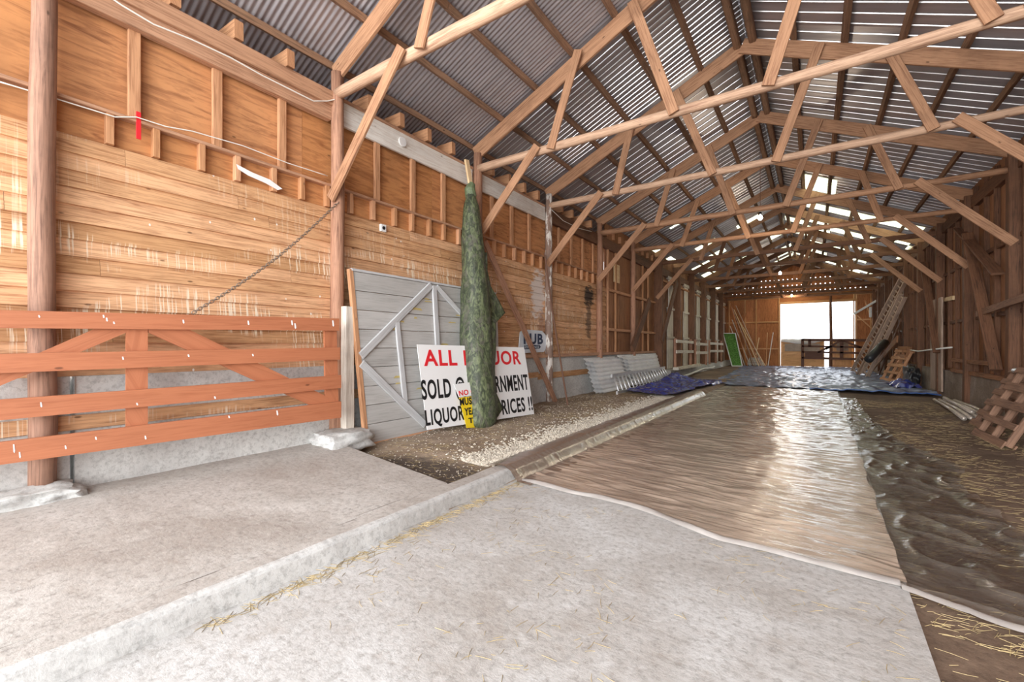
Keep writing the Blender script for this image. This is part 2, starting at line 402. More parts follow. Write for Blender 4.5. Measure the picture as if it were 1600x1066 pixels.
def gz(x, y):
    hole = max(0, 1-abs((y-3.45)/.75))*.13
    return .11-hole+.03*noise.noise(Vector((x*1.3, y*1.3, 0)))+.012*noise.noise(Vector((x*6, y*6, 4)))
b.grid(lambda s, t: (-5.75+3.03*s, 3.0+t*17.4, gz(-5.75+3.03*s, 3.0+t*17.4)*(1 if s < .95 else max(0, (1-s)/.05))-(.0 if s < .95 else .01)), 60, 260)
b.cur = 1; b.quad([(-6.4, YF, -.09), (4.2, YF, -.09), (4.2, YE+.5, -.09), (-6.4, YE+.5, -.09)])
b.cur = 1
b.grid(lambda s, t: (-5.9+3.2*s, 20.3+t*(YE-20), .05), 10, 20)
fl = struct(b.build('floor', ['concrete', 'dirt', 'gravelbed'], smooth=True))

# raised concrete slab at the left with its white edge
b = MB(); b.cur = 0
prof = [(-5.72, .21), (-4.8, .19), (-3.8, .16), (-3.02, .138), (-2.99, .132)]
ysn = lambda x: 3.24+(-2.99-x)*.135
def slabpt(x, z, t): return (x, YF+(ysn(x)-YF)*t, z)
for k in range(len(prof)-1):
    (xa, za), (xb, zb) = prof[k], prof[k+1]
    b.grid(lambda s, t: slabpt(xa+(xb-xa)*s, za+(zb-za)*s+.004*noise.noise(Vector((xa*2+s*2, t*12, 0))), t), 8, 40)
    b.quad([slabpt(xa, za, 1), slabpt(xb, zb, 1), slabpt(xb, -.05, 1), slabpt(xa, -.05, 1)])
sl = b.build('concrete_slab', ['slab'], smooth=False); tag(sl, 'low raised concrete slab along the left wall behind the orange gate', 'slab')
b = MB()
def kerbring(y, wx=0):
    r = [(-2.995, -.02), (-2.995, .130), (-2.985, .134), (-2.83, .134), (-2.80, .131), (-2.782, .122), (-2.773, .106), (-2.762, .04), (-2.755, -.02)]
    return [Vector((x+(.008*noise.noise(Vector((y*3, x*9, 2))) if x > -2.9 else 0), y, z+.006*noise.noise(Vector((y*4, x*5, 0))))) for x, z in r]
b.loft([kerbring(YF+i*(4.15-YF)/60) for i in range(61)])
b.mi = [1 if all(b.v[q].x < -2.815 for q in f) else 0 for f in b.f]
tag(b.build('concrete_kerb', ['kerb', 'slab'], smooth=False), 'white edged concrete kerb beside the raised slab in the foreground', 'kerb')
b = MB()
b.loft([[p+Vector((0, 0, .01)) for p in kerbring(4.13+i*(14.2-4.13)/70)] for i in range(71)])
tag(b.build('timber_kerb', 'oldboard', smooth=True), 'brown kerb running on beside the gravel under the plastic wrap', 'kerb')

# ---------------------------------------------------------------- left wall
b = MB(); b.cur = 0
z = 1.235; bh = .1575
while z < 3.43:
    y = YF+R(-2, 0)
    while y < 13.6:
        L = R(2.4, 5.2); y1 = min(y+L, 13.6); ya = max(y, YF)
        if y1 > ya: b.loft([[Vector((XL-.03, yy, z-.01)), Vector((XL+.022, yy, z-.012)), Vector((XL+.022, yy, z+.010)), Vector((XL-.006, yy, z+bh-.004)), Vector((XL-.03, yy, z+bh-.004))] for yy in (ya, y1-.003)])
        y = y1
    z += bh
b.cur = 1; b.box((XL-.055, YF, 3.40), (XL-.03, 13.6, 3.74)); b.cur = 1
y = YF
while y < 13.6:
    y1 = min(y+2.44, 13.6)
    b.box((XL-.09, y, 3.42), (XL-.06, y1-.004, ZP)); y = y1
# beyond y 13.6 vertical plywood and boards
b.cur = 2
y = 13.6
while y < YE:
    y1 = y+R(.35, .75)
    b.box((XL-.06, y, 1.0 if y < 20 else .05), (XL-.02+R(-.01, .012), y1-.006, ZP+.5)); y = y1
wl = struct(b.build('wall_left', ['board', 'ply', 'darkwood']))
y = 1.495
k = 0
while y < 13.4:
    if min(abs(y-p) for p in PY) > .2:
        one(lambda q: q.beam((XL-.01, y, 3.76), (XL-.01, y, 4.66), .05, .10, up=(0, 1, 0)), 'stud', 'stud', None, None, parent=wl)
    y += .742
# ledge and blocks row
b = MB()
b.beam((XL+.0, YF, 3.745), (XL+.0, 13.55, 3.745), .11, .035)
struct(b.build('trim_1', 'plate'))
b = MB(); y = YF+.1
while y < 13.4:
    b.cur = 0; b.box((XL-.05, y-.03, 3.44), (XL+.045, y+.03, 3.73)); y += R(.36, .44)
struct(b.build('trim_2', ['stud']))
# plates: brown beam in the first bay, whitened board after it
b = MB(); b.beam((XL+.03, YF, 4.74), (XL+.03, 3.62, 4.74), .10, .19, seg=6, wob=.004); b.beam((XL+.05, YF, 4.93), (XL+.05, 3.62, 4.93), .14, .19, seg=6, wob=.006)
tag(b.build('plate_beam', 'plate'), 'heavy brown wall plate beam above the plywood at the upper left', 'beam')
for i in range(1, 3):
    b = MB(); b.beam((XL+.02, PY[i]+.1, 4.83), (XL+.02, PY[i+1]-.09, 4.83), .05, .35, seg=6, wob=.002)
    w = b.build('plate_board', 'white_plate'); tag(w, ['', 'whitewashed wall plate board behind the first diagonal knee brace with a grey disc on it', 'whitewashed wall plate board running from the camouflage roll to the peeling post'][i], 'board')
    b = MB(); b.beam((XL+.0, PY[i]+.1, 5.02), (XL+.0, PY[i+1]-.09, 5.02), .12, .05)
    tag(b.build('top_plate', 'plate'), ['', 'thin brown plank lying on the nearer whitewashed board', 'thin brown plank lying on the farther whitewashed board'][i], 'plank')
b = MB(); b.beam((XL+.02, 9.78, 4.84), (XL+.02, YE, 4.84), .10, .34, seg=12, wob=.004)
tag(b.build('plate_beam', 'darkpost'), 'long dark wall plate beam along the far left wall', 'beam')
bb = MB(); bb.tube([(XL+.05, at(628, 222, x=XL+.05).y, at(628, 222, x=XL+.05).z), (XL+.075, at(628, 222, x=XL+.05).y, at(628, 222, x=XL+.05).z)], .075, 14)
tag(bb.build('round_cover', 'galv'), 'small grey round metal cover on the whitewashed board', 'cover')
p = at(597, 357, x=XL+.02); bb = MB(); bb.box((XL+.01, p.y-.05, p.z-.055), (XL+.06, p.y+.05, p.z+.055)); r_ = bb.build('outlet_box', 'galv'); tag(r_, 'small grey electrical box on the plank wall', 'outlet')
bb = MB(); bb.tube([(XL+.055, p.y, p.z), (XL+.066, p.y, p.z)], .028, 10); bb.build('knob', 'ink', parent=None if False else r_)
b = MB(); q = at(408, 278, x=XL+.048); b.loft([[q+Vector((dx, dy, dz)) for dy, dz in ((-.28, .07), (-.1, .03), (.1, .01), (.26, -.06), (.2, -.09), (.05, -.05), (-.15, -.02), (-.26, .02))] for dx in (0, .006)])
tag(b.build('peeled_patch', 'white_sign'), 'ragged white peeled paint patch at the top of the plank wall', 'patch')
q = at(217, 195, x=XL+.06); b = MB(); b.box((XL+.046, q.y-.02, q.z-.14), (XL+.056, q.y+.02, q.z+.13)); tag(b.build('red_tab', 'red'), 'short red painted batten below the ledge at the upper left', 'batten')
# eave blocks above the plate (rafter tails)
tails = []
y = YF+.3
while y < 19:
    if min(abs(y-p) for p in PY) > .22: tails.append(y)
    y += .62
for y in tails:
    b = MB(); b.beam((XL-.30, y, 5.19), (XL+.06, y+.02, 5.20), .10, .22, up=(0, 0, 1))
    tag(b.build('eave_block', 'stud'), 'short sawn timber block standing on the left wall plate under the roof sheets', 'block', 'eave blocks on the left plate')
# foundation
b = MB(); b.cur = 0
def fnd(x0, x1, y0, y1, z0, z1):
    b.grid(lambda s, t: (x1+.012*noise.noise(Vector((s*(y1-y0)*2, t*6, 1)))+(.025*(1-t)), y0+(y1-y0)*s, z0+(z1-z0)*t), int((y1-y0)*8), 10)
    b.grid(lambda s, t: (x1-(x1-x0)*t, y0+(y1-y0)*s, z1), int((y1-y0)*8), 1)
    b.quad([(x0, y0, z0), (x1+.02, y0, z0), (x1+.02, y0, z1), (x0, y0, z1)]); b.quad([(x0, y1, z0), (x1+.02, y1, z0), (x1+.02, y1, z1), (x0, y1, z1)])
fnd(-5.8, -5.55, YF, 1.02, -.05, 1.225); fnd(-5.8, -5.55, 1.05, 9.9, -.05, 1.225); fnd(-5.8, -5.55, 9.93, 19.9, -.05, 1.225)
fnd(-5.9, -5.2, 19.95, YE, -.05, .42)
b.cur = 1; b.box((-5.6, YF, .74), (-5.515, 9.2, .87)); b.box((-5.6, 9.2, .68), (-5.515, 19.8, .83))
b.cur = 2; b.box((-5.7, 7.2, 1.215), (-5.47, 19.9, 1.30))
struct(b.build('baseboard_left', ['found', 'board', 'plate']))

# left posts
ordn = ['', 'first', 'second', 'third', 'fourth', 'fifth', 'sixth', 'seventh', 'eighth', 'ninth', 'tenth', 'eleventh', 'twelfth']
plabs = ['thick dark wooden post at the left edge behind the orange gate', 'round wooden post at the gate end with knee brace and chain', 'wooden post hidden behind the camouflage roll', 'peeling whitish wooden post between roll and metal sheets', 'slim wooden post in front of the plank wall beyond the sooty stain', 'wooden post where the left plank wall gives way to plywood']
for i, y in enumerate(PY[:-1]):
    b = MB()
    if i == 0: b.log((XL+.11, y+.02, .2), (XL+.11, y+.02, 5.0), .088, .084, seg=14)
    elif i < 6: b.log((XL+.11, y, .05), (XL+.11, y, 5.32), .105, .085)
    else: b.beam((XL+.16, y, .42), (XL+.16, y, 5.3), .34, .17, up=(0, 1, 0), c=.01)
    lab = plabs[i] if i < 6 else 'dark squared post of the far left wall under the %s roof truss' % ordn[i]
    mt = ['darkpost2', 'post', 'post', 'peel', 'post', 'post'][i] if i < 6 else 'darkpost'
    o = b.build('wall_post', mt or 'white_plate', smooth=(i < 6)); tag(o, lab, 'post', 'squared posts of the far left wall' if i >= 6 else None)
# far-left pale panels between the squared posts
for i in range(6, 12):
    y0, y1 = PY[i]+.12, PY[i+1]-.12
    if i == 11: y1 = 36.9
    b = MB(); ym = y0+(y1-y0)*.62
    b.box((XL+.0, ym, .45), (XL+.04, y1-.05, 3.2)); b.box((XL+.0, ym+.25, 3.3), (XL+.04, y1-.05, 4.6))
    b.box((XL+.0, ym-.02, 4.6), (XL+.09, y1, 4.75)); b.box((XL+.03, ym-.1, 3.2), (XL+.1, y1, 3.3)); b.box((XL+.03, ym-.1, 1.85), (XL+.1, y1, 1.95))
    tag(b.build('wall_panel', 'paleboard' ), 'pale weathered board panel of the far left wall, between the %s and %s roof trusses' % (ordn[i], ordn[i+1] if i < 12 else 'last'), 'panel', 'pale panels of the far left wall')
for (xu, v0, v1) in ((978, 395, 0),):
    pass
# framing rails y 13.6..20
b = MB()
for (ya, yb, z) in ((13.65, 19.9, 3.35), (13.65, 19.9, 2.05), (20, 37.8, 4.45)):
    b.beam((XL+.03, ya, z), (XL+.03, yb, z), .09, .09)
for y in (13.7, 14.4, 17.3, 18.0):
    b.beam((XL+.03, y, 1.3), (XL+.03, y, 4.7), .06, .09, up=(0, 1, 0))
struct(b.build('trim_3', 'stud'))
# small yellow board between
p = at(962, 427, x=XL+.03); b = MB(); b.beam(p+Vector((0, -.16, 0)), p+Vector((0, .34, 0)), .03, .62); tag(b.build('patch_board', 'fresh'), 'small pale yellow board patch high on the left wall past the planks', 'board')

# ---------------------------------------------------------------- right wall
b = MB(); y = YF
while y < YE:
    y1 = y+R(.4, 1.1)
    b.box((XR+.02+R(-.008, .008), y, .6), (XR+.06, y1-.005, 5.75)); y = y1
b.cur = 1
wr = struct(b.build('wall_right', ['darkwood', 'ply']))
b = MB(); b.cur = 0
b.grid(lambda s, t: (XR-.08+.02*noise.noise(Vector((s*60, t*4, 7)))-.02*(1-t), YF+(YE-YF)*s, -.06+.83*t), 260, 8)
b.grid(lambda s, t: (XR-.08+.2*t, YF+(YE-YF)*s, .77), 260, 1)
b.cur = 1; b.box((XR-.13, YF, .76), (XR+.03, 17.6, .86)); b.box((XR-.16, 13.9, 1.06), (XR-.11, 17.4, 1.16))
struct(b.build('baseboard_right', ['brownfound', 'darkwood']))
for i, y in enumerate(PY):
    if i == 0: continue
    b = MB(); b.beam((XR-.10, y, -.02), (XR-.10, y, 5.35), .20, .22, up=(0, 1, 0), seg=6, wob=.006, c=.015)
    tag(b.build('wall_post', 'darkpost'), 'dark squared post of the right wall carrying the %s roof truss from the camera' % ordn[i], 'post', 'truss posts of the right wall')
y = 8.2
while y < YE-.5:
    if min(abs(y-p) for p in PY) > .3:
        one(lambda q: q.beam((XR-.03, y, .86), (XR-.03, y, 5.5), .10, .06, up=(0, 1, 0)), 'stud', 'darkpost', None, None, parent=wr)
    y += R(.7, .95)
for z_, ya, yb in ((2.2, 6, 37.5), (3.7, 6, 37.5)):
    one(lambda q: q.beam((XR-.02, ya, z_), (XR-.02, yb, z_), .06, .09), 'girt', 'darkpost', None, None, parent=wr)
b = MB(); b.beam((XR-.02, YF, 5.15), (XR-.02, YE, 5.15), .12, .28, seg=10, wob=.004); tag(b.build('plate_beam', 'darkpost'), 'long dark plate beam on top of the right wall', 'beam')
# wall bracing diagonals on the right wall
for (ya, za, yb, zb, lab) in ((13.3, 1.0, 15.4, 4.3, 'dark diagonal brace across the right wall, nearest the camera'), (18.6, 1.3, 20.6, 4.4, 'dark diagonal brace on the right wall behind the white string'), (16.2, 4.6, 13.2, 3.0, 'upper dark diagonal brace at the right wall near the frame edge')):
    b = MB(); b.beam((XR-.24, ya, za), (XR-.24, yb, zb), .05, .2, up=(1, 0, 0)); b.v = [v for v in b.v]; tag(b.build('diagonal_brace', 'darkpost'), lab, 'brace')
b = MB(); b.beam((XR-.25, 11.0, 2.42), (XR-.25, 14.55, 2.25), .05, .14); tag(b.build('wall_rail', 'pallet'), 'single horizontal rail nailed to the right wall at the frame edge', 'rail')
# ---------------------------------------------------------------- back wall
OX0, OX1 = at(1219, 500, y=YE).x, at(1336, 500, y=YE).x
b = MB()
def vboards(x0, x1, z0, z1, w=1.2):
    x = x0
    while x < x1-.01:
        xb = min(x+w, x1); b.box((x, YE, z0), (xb+.012, YE+.04, z1)); x = xb
ztop = at(1260, 474, y=YE).z
vboards(XL-.1, OX0, -.05, 5.1); vboards(OX1, XR+.6, -.05, 5.1); b.box((OX0, YE, ztop), (OX1, YE+.04, 5.1))
# gable boards with gaps through which daylight shows
rows = [5.1, 5.45, 5.9, 6.35, 6.8]
for r in range(len(rows)):
    z0 = rows[r]; z1 = rows[r+1] if r+1 < len(rows) else 7.5
    x = XL-.1
    while x < XR+.6:
        zz = min(z1, rz(x+.14)-.02)
        if zz > z0+.02: b.box((x, YE, z0+.07), (x+.28, YE+.04, zz), c=0); b.box((x, YE, z0), (x+.215, YE+.04, z0+.07), c=0)
        x += .28
struct(b.build('wall_back', ['orangewall']))
b = MB()
for z_ in (1.3, 3.3, 5.05): b.beam((XL, YE-.04, z_), (OX0, YE-.04, z_), .07, .1); b.beam((OX1, YE-.04, z_), (XR, YE-.04, z_), .07, .1)
for x in (-5.4, -4.3, -3.55, OX0-.06, OX1+.06, 2.3, 3.2): b.beam((x, YE-.04, 0), (x, YE-.04, 5.1), .08, .12, up=(0, 1, 0))
b.beam((OX0-.1, YE-.06, ztop+.08), (OX1+.1, YE-.06, ztop+.08), .1, .16)
struct(b.build('trim_4', 'doorwood'))
# doors in the opening
px = at(1298, 500, y=YE-.15).x
b = MB(); b.log((px, YE-.3, 0), (px, YE-.3, 5.0), .10, .08, rough=.1); tag(b.build('centre_post', 'darkpost', smooth=True), 'dark round post dividing the bright opening in the back wall', 'post')
def door(n, u0, u1, v0, v1, lab):
    A = at(u0, v0, y=YE+.15); B = at(u1, v1, y=YE+.15)
    b = MB(); b.box((A.x+.1, YE+.13, .08), (B.x-.1, YE+.16, A.z-.1))
    d = struct(b.build('door_%d' % n, 'doorwood'))
    b = MB(); zm = .05+(A.z-.05)*.5
    for z_ in (.12, zm, A.z-.06): b.box((A.x, YE+.08, z_-.08), (B.x, YE+.125, z_+.08))
    for x in (A.x+.07, B.x-.07): b.box((x-.07, YE+.085, .05), (x+.07, YE+.13, A.z))
    b.build('door_frame', 'doorwood', d)
    b = MB(); b.box((A.x+.25, YE+.10, zm+.15), (B.x-.25, YE+.125, A.z-.2)); part(b.build('door_panel', 'doorpanel', d), 'dull dusty upper panel')
door(1, 1220, 1288, 533, 568, ''); door(2, 1300, 1333, 530, 571, '')
# white sheet folded over the left door
A = at(1220, 531, y=YE+.0); B = at(1288, 531, y=YE+.0); b = MB()
b.grid(lambda s, t: (A.x+(B.x-A.x)*s, YE+.1-.05*math.sin(t*3)-.03*noise.noise(Vector((s*8, t*3, 0))), A.z+.05-(.2+.16*math.sin(s*3.1))*t+.04*noise.noise(Vector((s*6, t, 5)))), 40, 10)
tag(b.build('white_sheet', 'whiteframe', smooth=True), 'white plastic sheet draped over the top of the left back door', 'sheet')
# ground outside
b = MB(); b.grid(lambda s, t: (-60+120*s, YE+.5+60*t, -.02), 10, 10); b.grid(lambda s, t: (-30+60*s, -40+38.3*t, -.06), 10, 10)
g = b.build('ground_outside', 'outside'); struct(g); g.name = 'floor.001'

# ---------------------------------------------------------------- ceiling sheets
b = MB()
def roofprof(y0, y1, kind):
    pts = []
    y = y0
    if kind == 'fine':
        n = int((y1-y0)/.0094); 
        for i in range(n+1):
            yy = y0+(y1-y0)*i/n; pts.append((yy, .0075*math.sin(2*math.pi*yy/.075)))
    else:
        pitch = kind
        while y < y1:
            e = min(y+pitch, y1); w = e-y
            pts += [(y, 0), (y+w*.33, .003), (y+w*.66, -.002), (y+w-.018, 0), (y+w-.012, -.014), (y+w-.005, -.014), (y+w-.001, 0)]; y += pitch
        pts.append((y1, 0))
    return pts
def slope(xe, y0, y1, kind, lights=False):
    pts = roofprof(y0, y1, kind); nx = 12; xs = [XC+(xe-XC)*i/nx for i in range(nx+1)]
    base = len(b.v)
    for (yy, dz) in pts:
        for x in xs: b.v.append(Vector((x, yy, rz(x)+dz)))
    for j in range(len(pts)-1):
        for i in range(nx):
            cell = (int(pts[j][0]/.84), i//2, xe > 0)
            h = random.Random(hash(cell) & 0xffff).random()
            mi = 0
            if kind != 'fine' and (pts[j][1] < -.01 or pts[j+1][1] < -.01): mi = 2
            if lights and 17.5 < pts[j][0] < 36 and h < (.26 if pts[j][0] > 21 else .10): mi = 1
            q = (base+j*(nx+1)+i, base+j*(nx+1)+i+1, base+(j+1)*(nx+1)+i+1, base+(j+1)*(nx+1)+i)
            b.f.append(q); b.mi.append(mi); b.uv += [(b.v[k].x, b.v[k].y) for k in q]
slope(XL-.75, YF, 6.9, 'fine'); slope(XL-.75, 6.9, 9.7, .14); slope(XL-.75, 9.7, YE+.3, .28, True)
slope(XR+.75, YF, YE+.3, .28, True)
struct(b.build('ceiling', ['roof', 'fibreglass', 'rib']))
for sg, xw in ((-1, XL), (1, XR)):  # soffit and fascia boards added under the eaves to block outside light
    b = MB(); b.box((min(xw+sg*.12, xw+sg*.78), YF, 4.62), (max(xw+sg*.12, xw+sg*.78), YE, 4.66)); b.box((min(xw+sg*.74, xw+sg*.78), YF, 4.64), (max(xw+sg*.74, xw+sg*.78), YE, rz(xw+sg*.76)-.01))
    o = struct(b.build('eave_light_block', 'purlin')); 
# purlins
pn = ['ridge', 'first', 'second', 'third', 'fourth', 'fifth', 'sixth']
for sidename, sg in (('left', -1), ('right', 1)):
    for k in range(1, 7):
        x = XC+sg*(.05+k*.755); b = MB(); zc = rz(x)-.085
        y = YF
        while y < YE: 
            y1 = min(y+6.1, YE); b.beam((x, y, zc), (x, y1-.01, zc+R(-.006, .006)), .085, .09, up=(-sg*RS, 0, 1), seg=5, wob=.008); y = y1
        tag(b.build('purlin', 'purlin'), '%s purlin below the ridge, running along the %s roof slope' % (pn[k], sidename), 'purlin')
for dx, lab in ((-.14, 'left of the two dark timbers running under the ridge'), (.14, 'right of the two dark timbers running under the ridge')):
    b = MB(); b.beam((XC+dx, YF, rz(XC)-.20), (XC+dx, YE, rz(XC)-.20), .12, .2, seg=12, wob=.008, c=.02)
    tag(b.build('ridge_beam', 'purlin'), lab, 'beam')

# ================================================================== TRUSSES
tl = ['nearest roof truss, its bottom chord leaving through the top of the picture',
      'second roof truss from the camera, its pole meeting the post with the camouflage roll',
      'third roof truss from the camera, its peak seen at the upper centre',
      'fourth roof truss, carrying the nearest glowing bulb on its pole',
      'fifth roof truss from the camera, above the leaning metal sheets', 'sixth roof truss from the camera, just beyond the end of the metal sheets',
      'seventh roof truss from the camera', 'eighth roof truss from the camera', 'ninth roof truss from the camera', 'tenth roof truss from the camera',
      'eleventh roof truss from the camera', 'last roof truss, closest to the back wall']
for i, y in enumerate(TY):
    t = thing('roof_truss', tl[i], 'truss', (XC, y, ZP), 'roof trusses')
    far = i > 6
    j = lambda a=.03: R(-a, a)
    for sg, xw in ((-1, XL), (1, XR)):
        b = MB(); xa = xw+(-sg)*.02; yo = -.05 if sg > 0 else .0
        zt = lambda x: rz(x)-.14-.16
        b.beam((xa, y+yo*.9+.03, zt(xa)), (XC-sg*(.05 if sg > 0 else -.05)+(0 if sg < 0 else 0), y+yo*.9+.03, zt(XC)+.02), .05, .28, seg=5, wob=.004)
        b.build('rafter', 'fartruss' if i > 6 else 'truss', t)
    b = MB(); zz = ZP-.0
    b.log((XL+.12, y-.0, zz+j(.02)), (XR-.12, y-.0, zz+j(.02)-.02), .078, .066, n=12, seg=40, rough=.09) if i in (0, 1, 2, 3, 4) else b.beam((XL+.12, y, zz), (XR-.12, y, zz+j()), .09, .15, seg=6, wob=.01)
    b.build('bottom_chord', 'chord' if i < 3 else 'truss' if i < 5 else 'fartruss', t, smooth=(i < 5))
    yw = y-.105
    for sg in (-1, 1):
        X = lambda d: XC+sg*d
        for (d0, z0, d1, z1) in ((2.64+j(.05), ZP-.08, 2.15+j(.1), None), (.58+j(.06), ZP-.08, 1.25+j(.06), None)):
            ztp = rz(X(d1))-.22
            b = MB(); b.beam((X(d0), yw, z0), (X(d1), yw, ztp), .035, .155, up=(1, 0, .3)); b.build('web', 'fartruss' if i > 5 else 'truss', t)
        if i > 6 or (i > 5 and sg < 0): continue
        xw = XL if sg < 0 else XR
        q = Vector((xw-sg*.12, yw-.005, ZP-1.5)); p = Vector((xw-sg*1.55, yw-.005, ZP+.04))
        b = MB(); b.beam(q, p, .04, .165, up=(1, 0, 1) if sg > 0 else (-1, 0, 1)); b.build('knee_brace', 'truss', t)
# ================================================================== LEFT SIDE THINGS
# orange gate
gt = thing('farm_gate', 'orange stained wooden gate with four rails against the left foundation wall', 'gate', at(528, 650, x=-5.2))
P0 = Vector((-5.36, 0.0, 0)); P1 = Vector((-5.10, 3.55, 0))
def gp(u, v, off=0):
    # point of the vertical plane through P0-P1 under pixel
    a = (u-800)/FPX; d = Vector((-SN+CS*a, CS+SN*a, (HOR-v)/FPX)); e = P1-P0; n = Vector((e.y, -e.x, 0)).normalized()
    tt = n.dot(P0)/n.dot(d); q = Vector((0, 0, CAMZ))+d*tt; return q+n*off
def rail(m, a, c, th=.04, off=0, up=None):
    """plank between (u,vtop,vbot) at both ends"""
    T0 = gp(a[0], a[1], off); B0 = gp(a[0], a[2], off); T1 = gp(c[0], c[1], off); B1 = gp(c[0], c[2], off)
    e = P1-P0; n = Vector((e.y, -e.x, 0)).normalized()*th/2
    # extend beyond the frame
    rings = []
    for T, B in ((T0, B0), (T1, B1)): rings.append([T-n, T+n, B+n, B-n])
    m.loft(rings)
def ext(r0, r1, u=-260):
    # straight continuation in space past the left frame edge is handled by long first point
    return r0, r1
rails = [((0, 485, 513), (527, 498, 517)), ((0, 553, 583), (528, 543, 562)), ((0, 624, 656), (530, 586, 606)), ((0, 690, 725), (530, 627, 652))]
SPL = ((165, 500, 6), (160, 495, 5), (63, 632, 8), (21, 700, 14), (30, 710, 10), (190, 560, 5), (284, 503, 6), (385, 505, 7), (300, 640, 6), (225, 683, 6), (101, 698, 6), (148, 684, 5), (333, 621, 4), (392, 555, 4), (453, 505, 8), (458, 510, 9), (517, 506, 10), (430, 645, 8), (212, 631, 4), (355, 651, 4), (292, 556, 4), (233, 640, 3), (60, 495, 4), (176, 505, 4))
for a, c in rails:
    b = MB()
    T0 = gp(a[0], a[1], .03); B0 = gp(a[0], a[2], .03); T1 = gp(c[0], c[1], .03); B1 = gp(c[0], c[2], .03)
    n = Vector(((P1-P0).y, -(P1-P0).x, 0)).normalized()*.02
    dT = (T0-T1); dB = (B0-B1); k = 1.35
    rings = []
    for s_ in (0, .25, .5, .75, 1.0): T = T1+dT*k*s_; B = B1+dB*k*s_; rings.append([T-n, T+n, B+n, B-n])
    b.loft(rings); b.cur = 1
    for (u, v, L) in SPL:
        f = u/528
        if a[1]+(c[1]-a[1])*f < v < a[2]+(c[2]-a[2])*f: b.quad([gp(u+dx, v+dy, .052) for dx, dy in ((-1.4, -L/2), (.6, -L/2), (1.8, L/4), (.8, L/2), (-.8, L/3))])
    b.build('rail', ['gate', 'white_sign'], gt)
def strip(m, pts, off, th=.035):
    n = Vector(((P1-P0).y, -(P1-P0).x, 0)).normalized()
    q = [gp(u, v, off) for u, v in pts]
    m.loft([[w-n*th/2 for w in q], [w+n*th/2 for w in q]])
b = MB(); strip(b, [(197, 508), (231, 508), (231, 670), (197, 670)], -.015); b.build('upright', 'gate', gt)
b = MB(); strip(b, [(507, 512), (526, 512), (529, 640), (509, 645)], -.015); b.build('upright', 'gate', gt)
b = MB(); strip(b, [(195, 511), (130, 548), (45, 553), (-10, 600), (-10, 580), (60, 548), (150, 513)], -.012, .03)
b = MB(); strip(b, [(197, 514), (197, 520), (-40, 620), (-40, 596), (148, 514)], -.012, .03); b.build('diagonal', 'gate', gt)
b = MB(); strip(b, [(232, 514), (293, 514), (515, 622), (508, 644), (232, 520)], -.012, .03); b.build('diagonal', 'gate', gt)
# stub post and footing stone
b = MB(); pt = at(531, 620, x=-5.36); b.beam((-5.36, pt.y+.12, .28), (-5.36, pt.y+.12, 2.05), .12, .16, up=(0, 1, 0), c=.02, seg=5, wob=.005); tag(b.build('gate_post', 'paleboard'), 'short grey weathered post standing beside the gate end', 'post')
f0 = at(497, 685, z=.25); lb = lump((-5.52, 3.28, .1), (-4.98, 3.95, .36), .25); tag(lb.build('footing_stone', 'kerb', smooth=True), 'rough whitewashed concrete block at the foot of the gate post', 'block')
lb = lump((-5.6, .3, .1), (-5.22, 1.05, .30), .35); tag(lb.build('rubble_block', 'found', smooth=True), 'broken concrete footing under the left end of the orange gate', 'block')
# chain
c0 = gp(300, 490, .0); c1 = at(527, 318, x=-5.4); b = MB(); N = 64
for i in range(N):
    t0 = i/N; p = c0.lerp(c1, t0); q = c0.lerp(c1, (i+1.35)/N); sag = lambda t: -.10*math.sin(math.pi*t); p.z += sag(t0); q.z += sag((i+1.35)/N)
    d = (q-p); L = d.length; sd, u = ortho(d); w = (sd if i % 2 else u)*.014; d.normalize()
    ring = [p+w*.6, p+w+d*L*.2, p+w+d*L*.8, q+w*.6, q-w*.6, p-w+d*L*.8, p-w+d*L*.2, p-w*.6, p+w*.6]
    b.tube(ring, .0045, 4)
tag(b.build('chain', 'steel'), 'steel chain running diagonally from the post down to the orange gate', 'chain')
# white cable along the plate
def cable(pts, name, lab, r=.008, mat='wire'):
    b = MB(); out = []
    for i in range(len(pts)-1):
        for k in range(6): out.append(pts[i].lerp(pts[i+1], k/6))
    out.append(pts[-1]); b.tube(out, r, 6); return tag(b.build(name, mat, smooth=True), lab, 'cable')
X_ = XL+.14
cable([at(u, v, x=X_) for u, v in ((150, -20), (190, 8), (240, 38), (300, 62), (360, 90), (410, 118), (450, 138), (490, 158), (512, 158), (535, 153))], 'cable', 'white cable sagging along the plate beam at the upper left')
X_ = XL+.07
cable([at(u, v, x=X_) for u, v in ((0, 128), (80, 152), (180, 183), (213, 183), (260, 198), (300, 205), (380, 228), (450, 255), (512, 275))], 'cable', 'thin pale cable lying along the ledge above the planks', .006)
cable([at(u, v, x=XL+.2) for u, v in ((862, 328), (880, 345), (905, 357), (925, 362))], 'cable', 'white cable drooping beyond the peeling post')

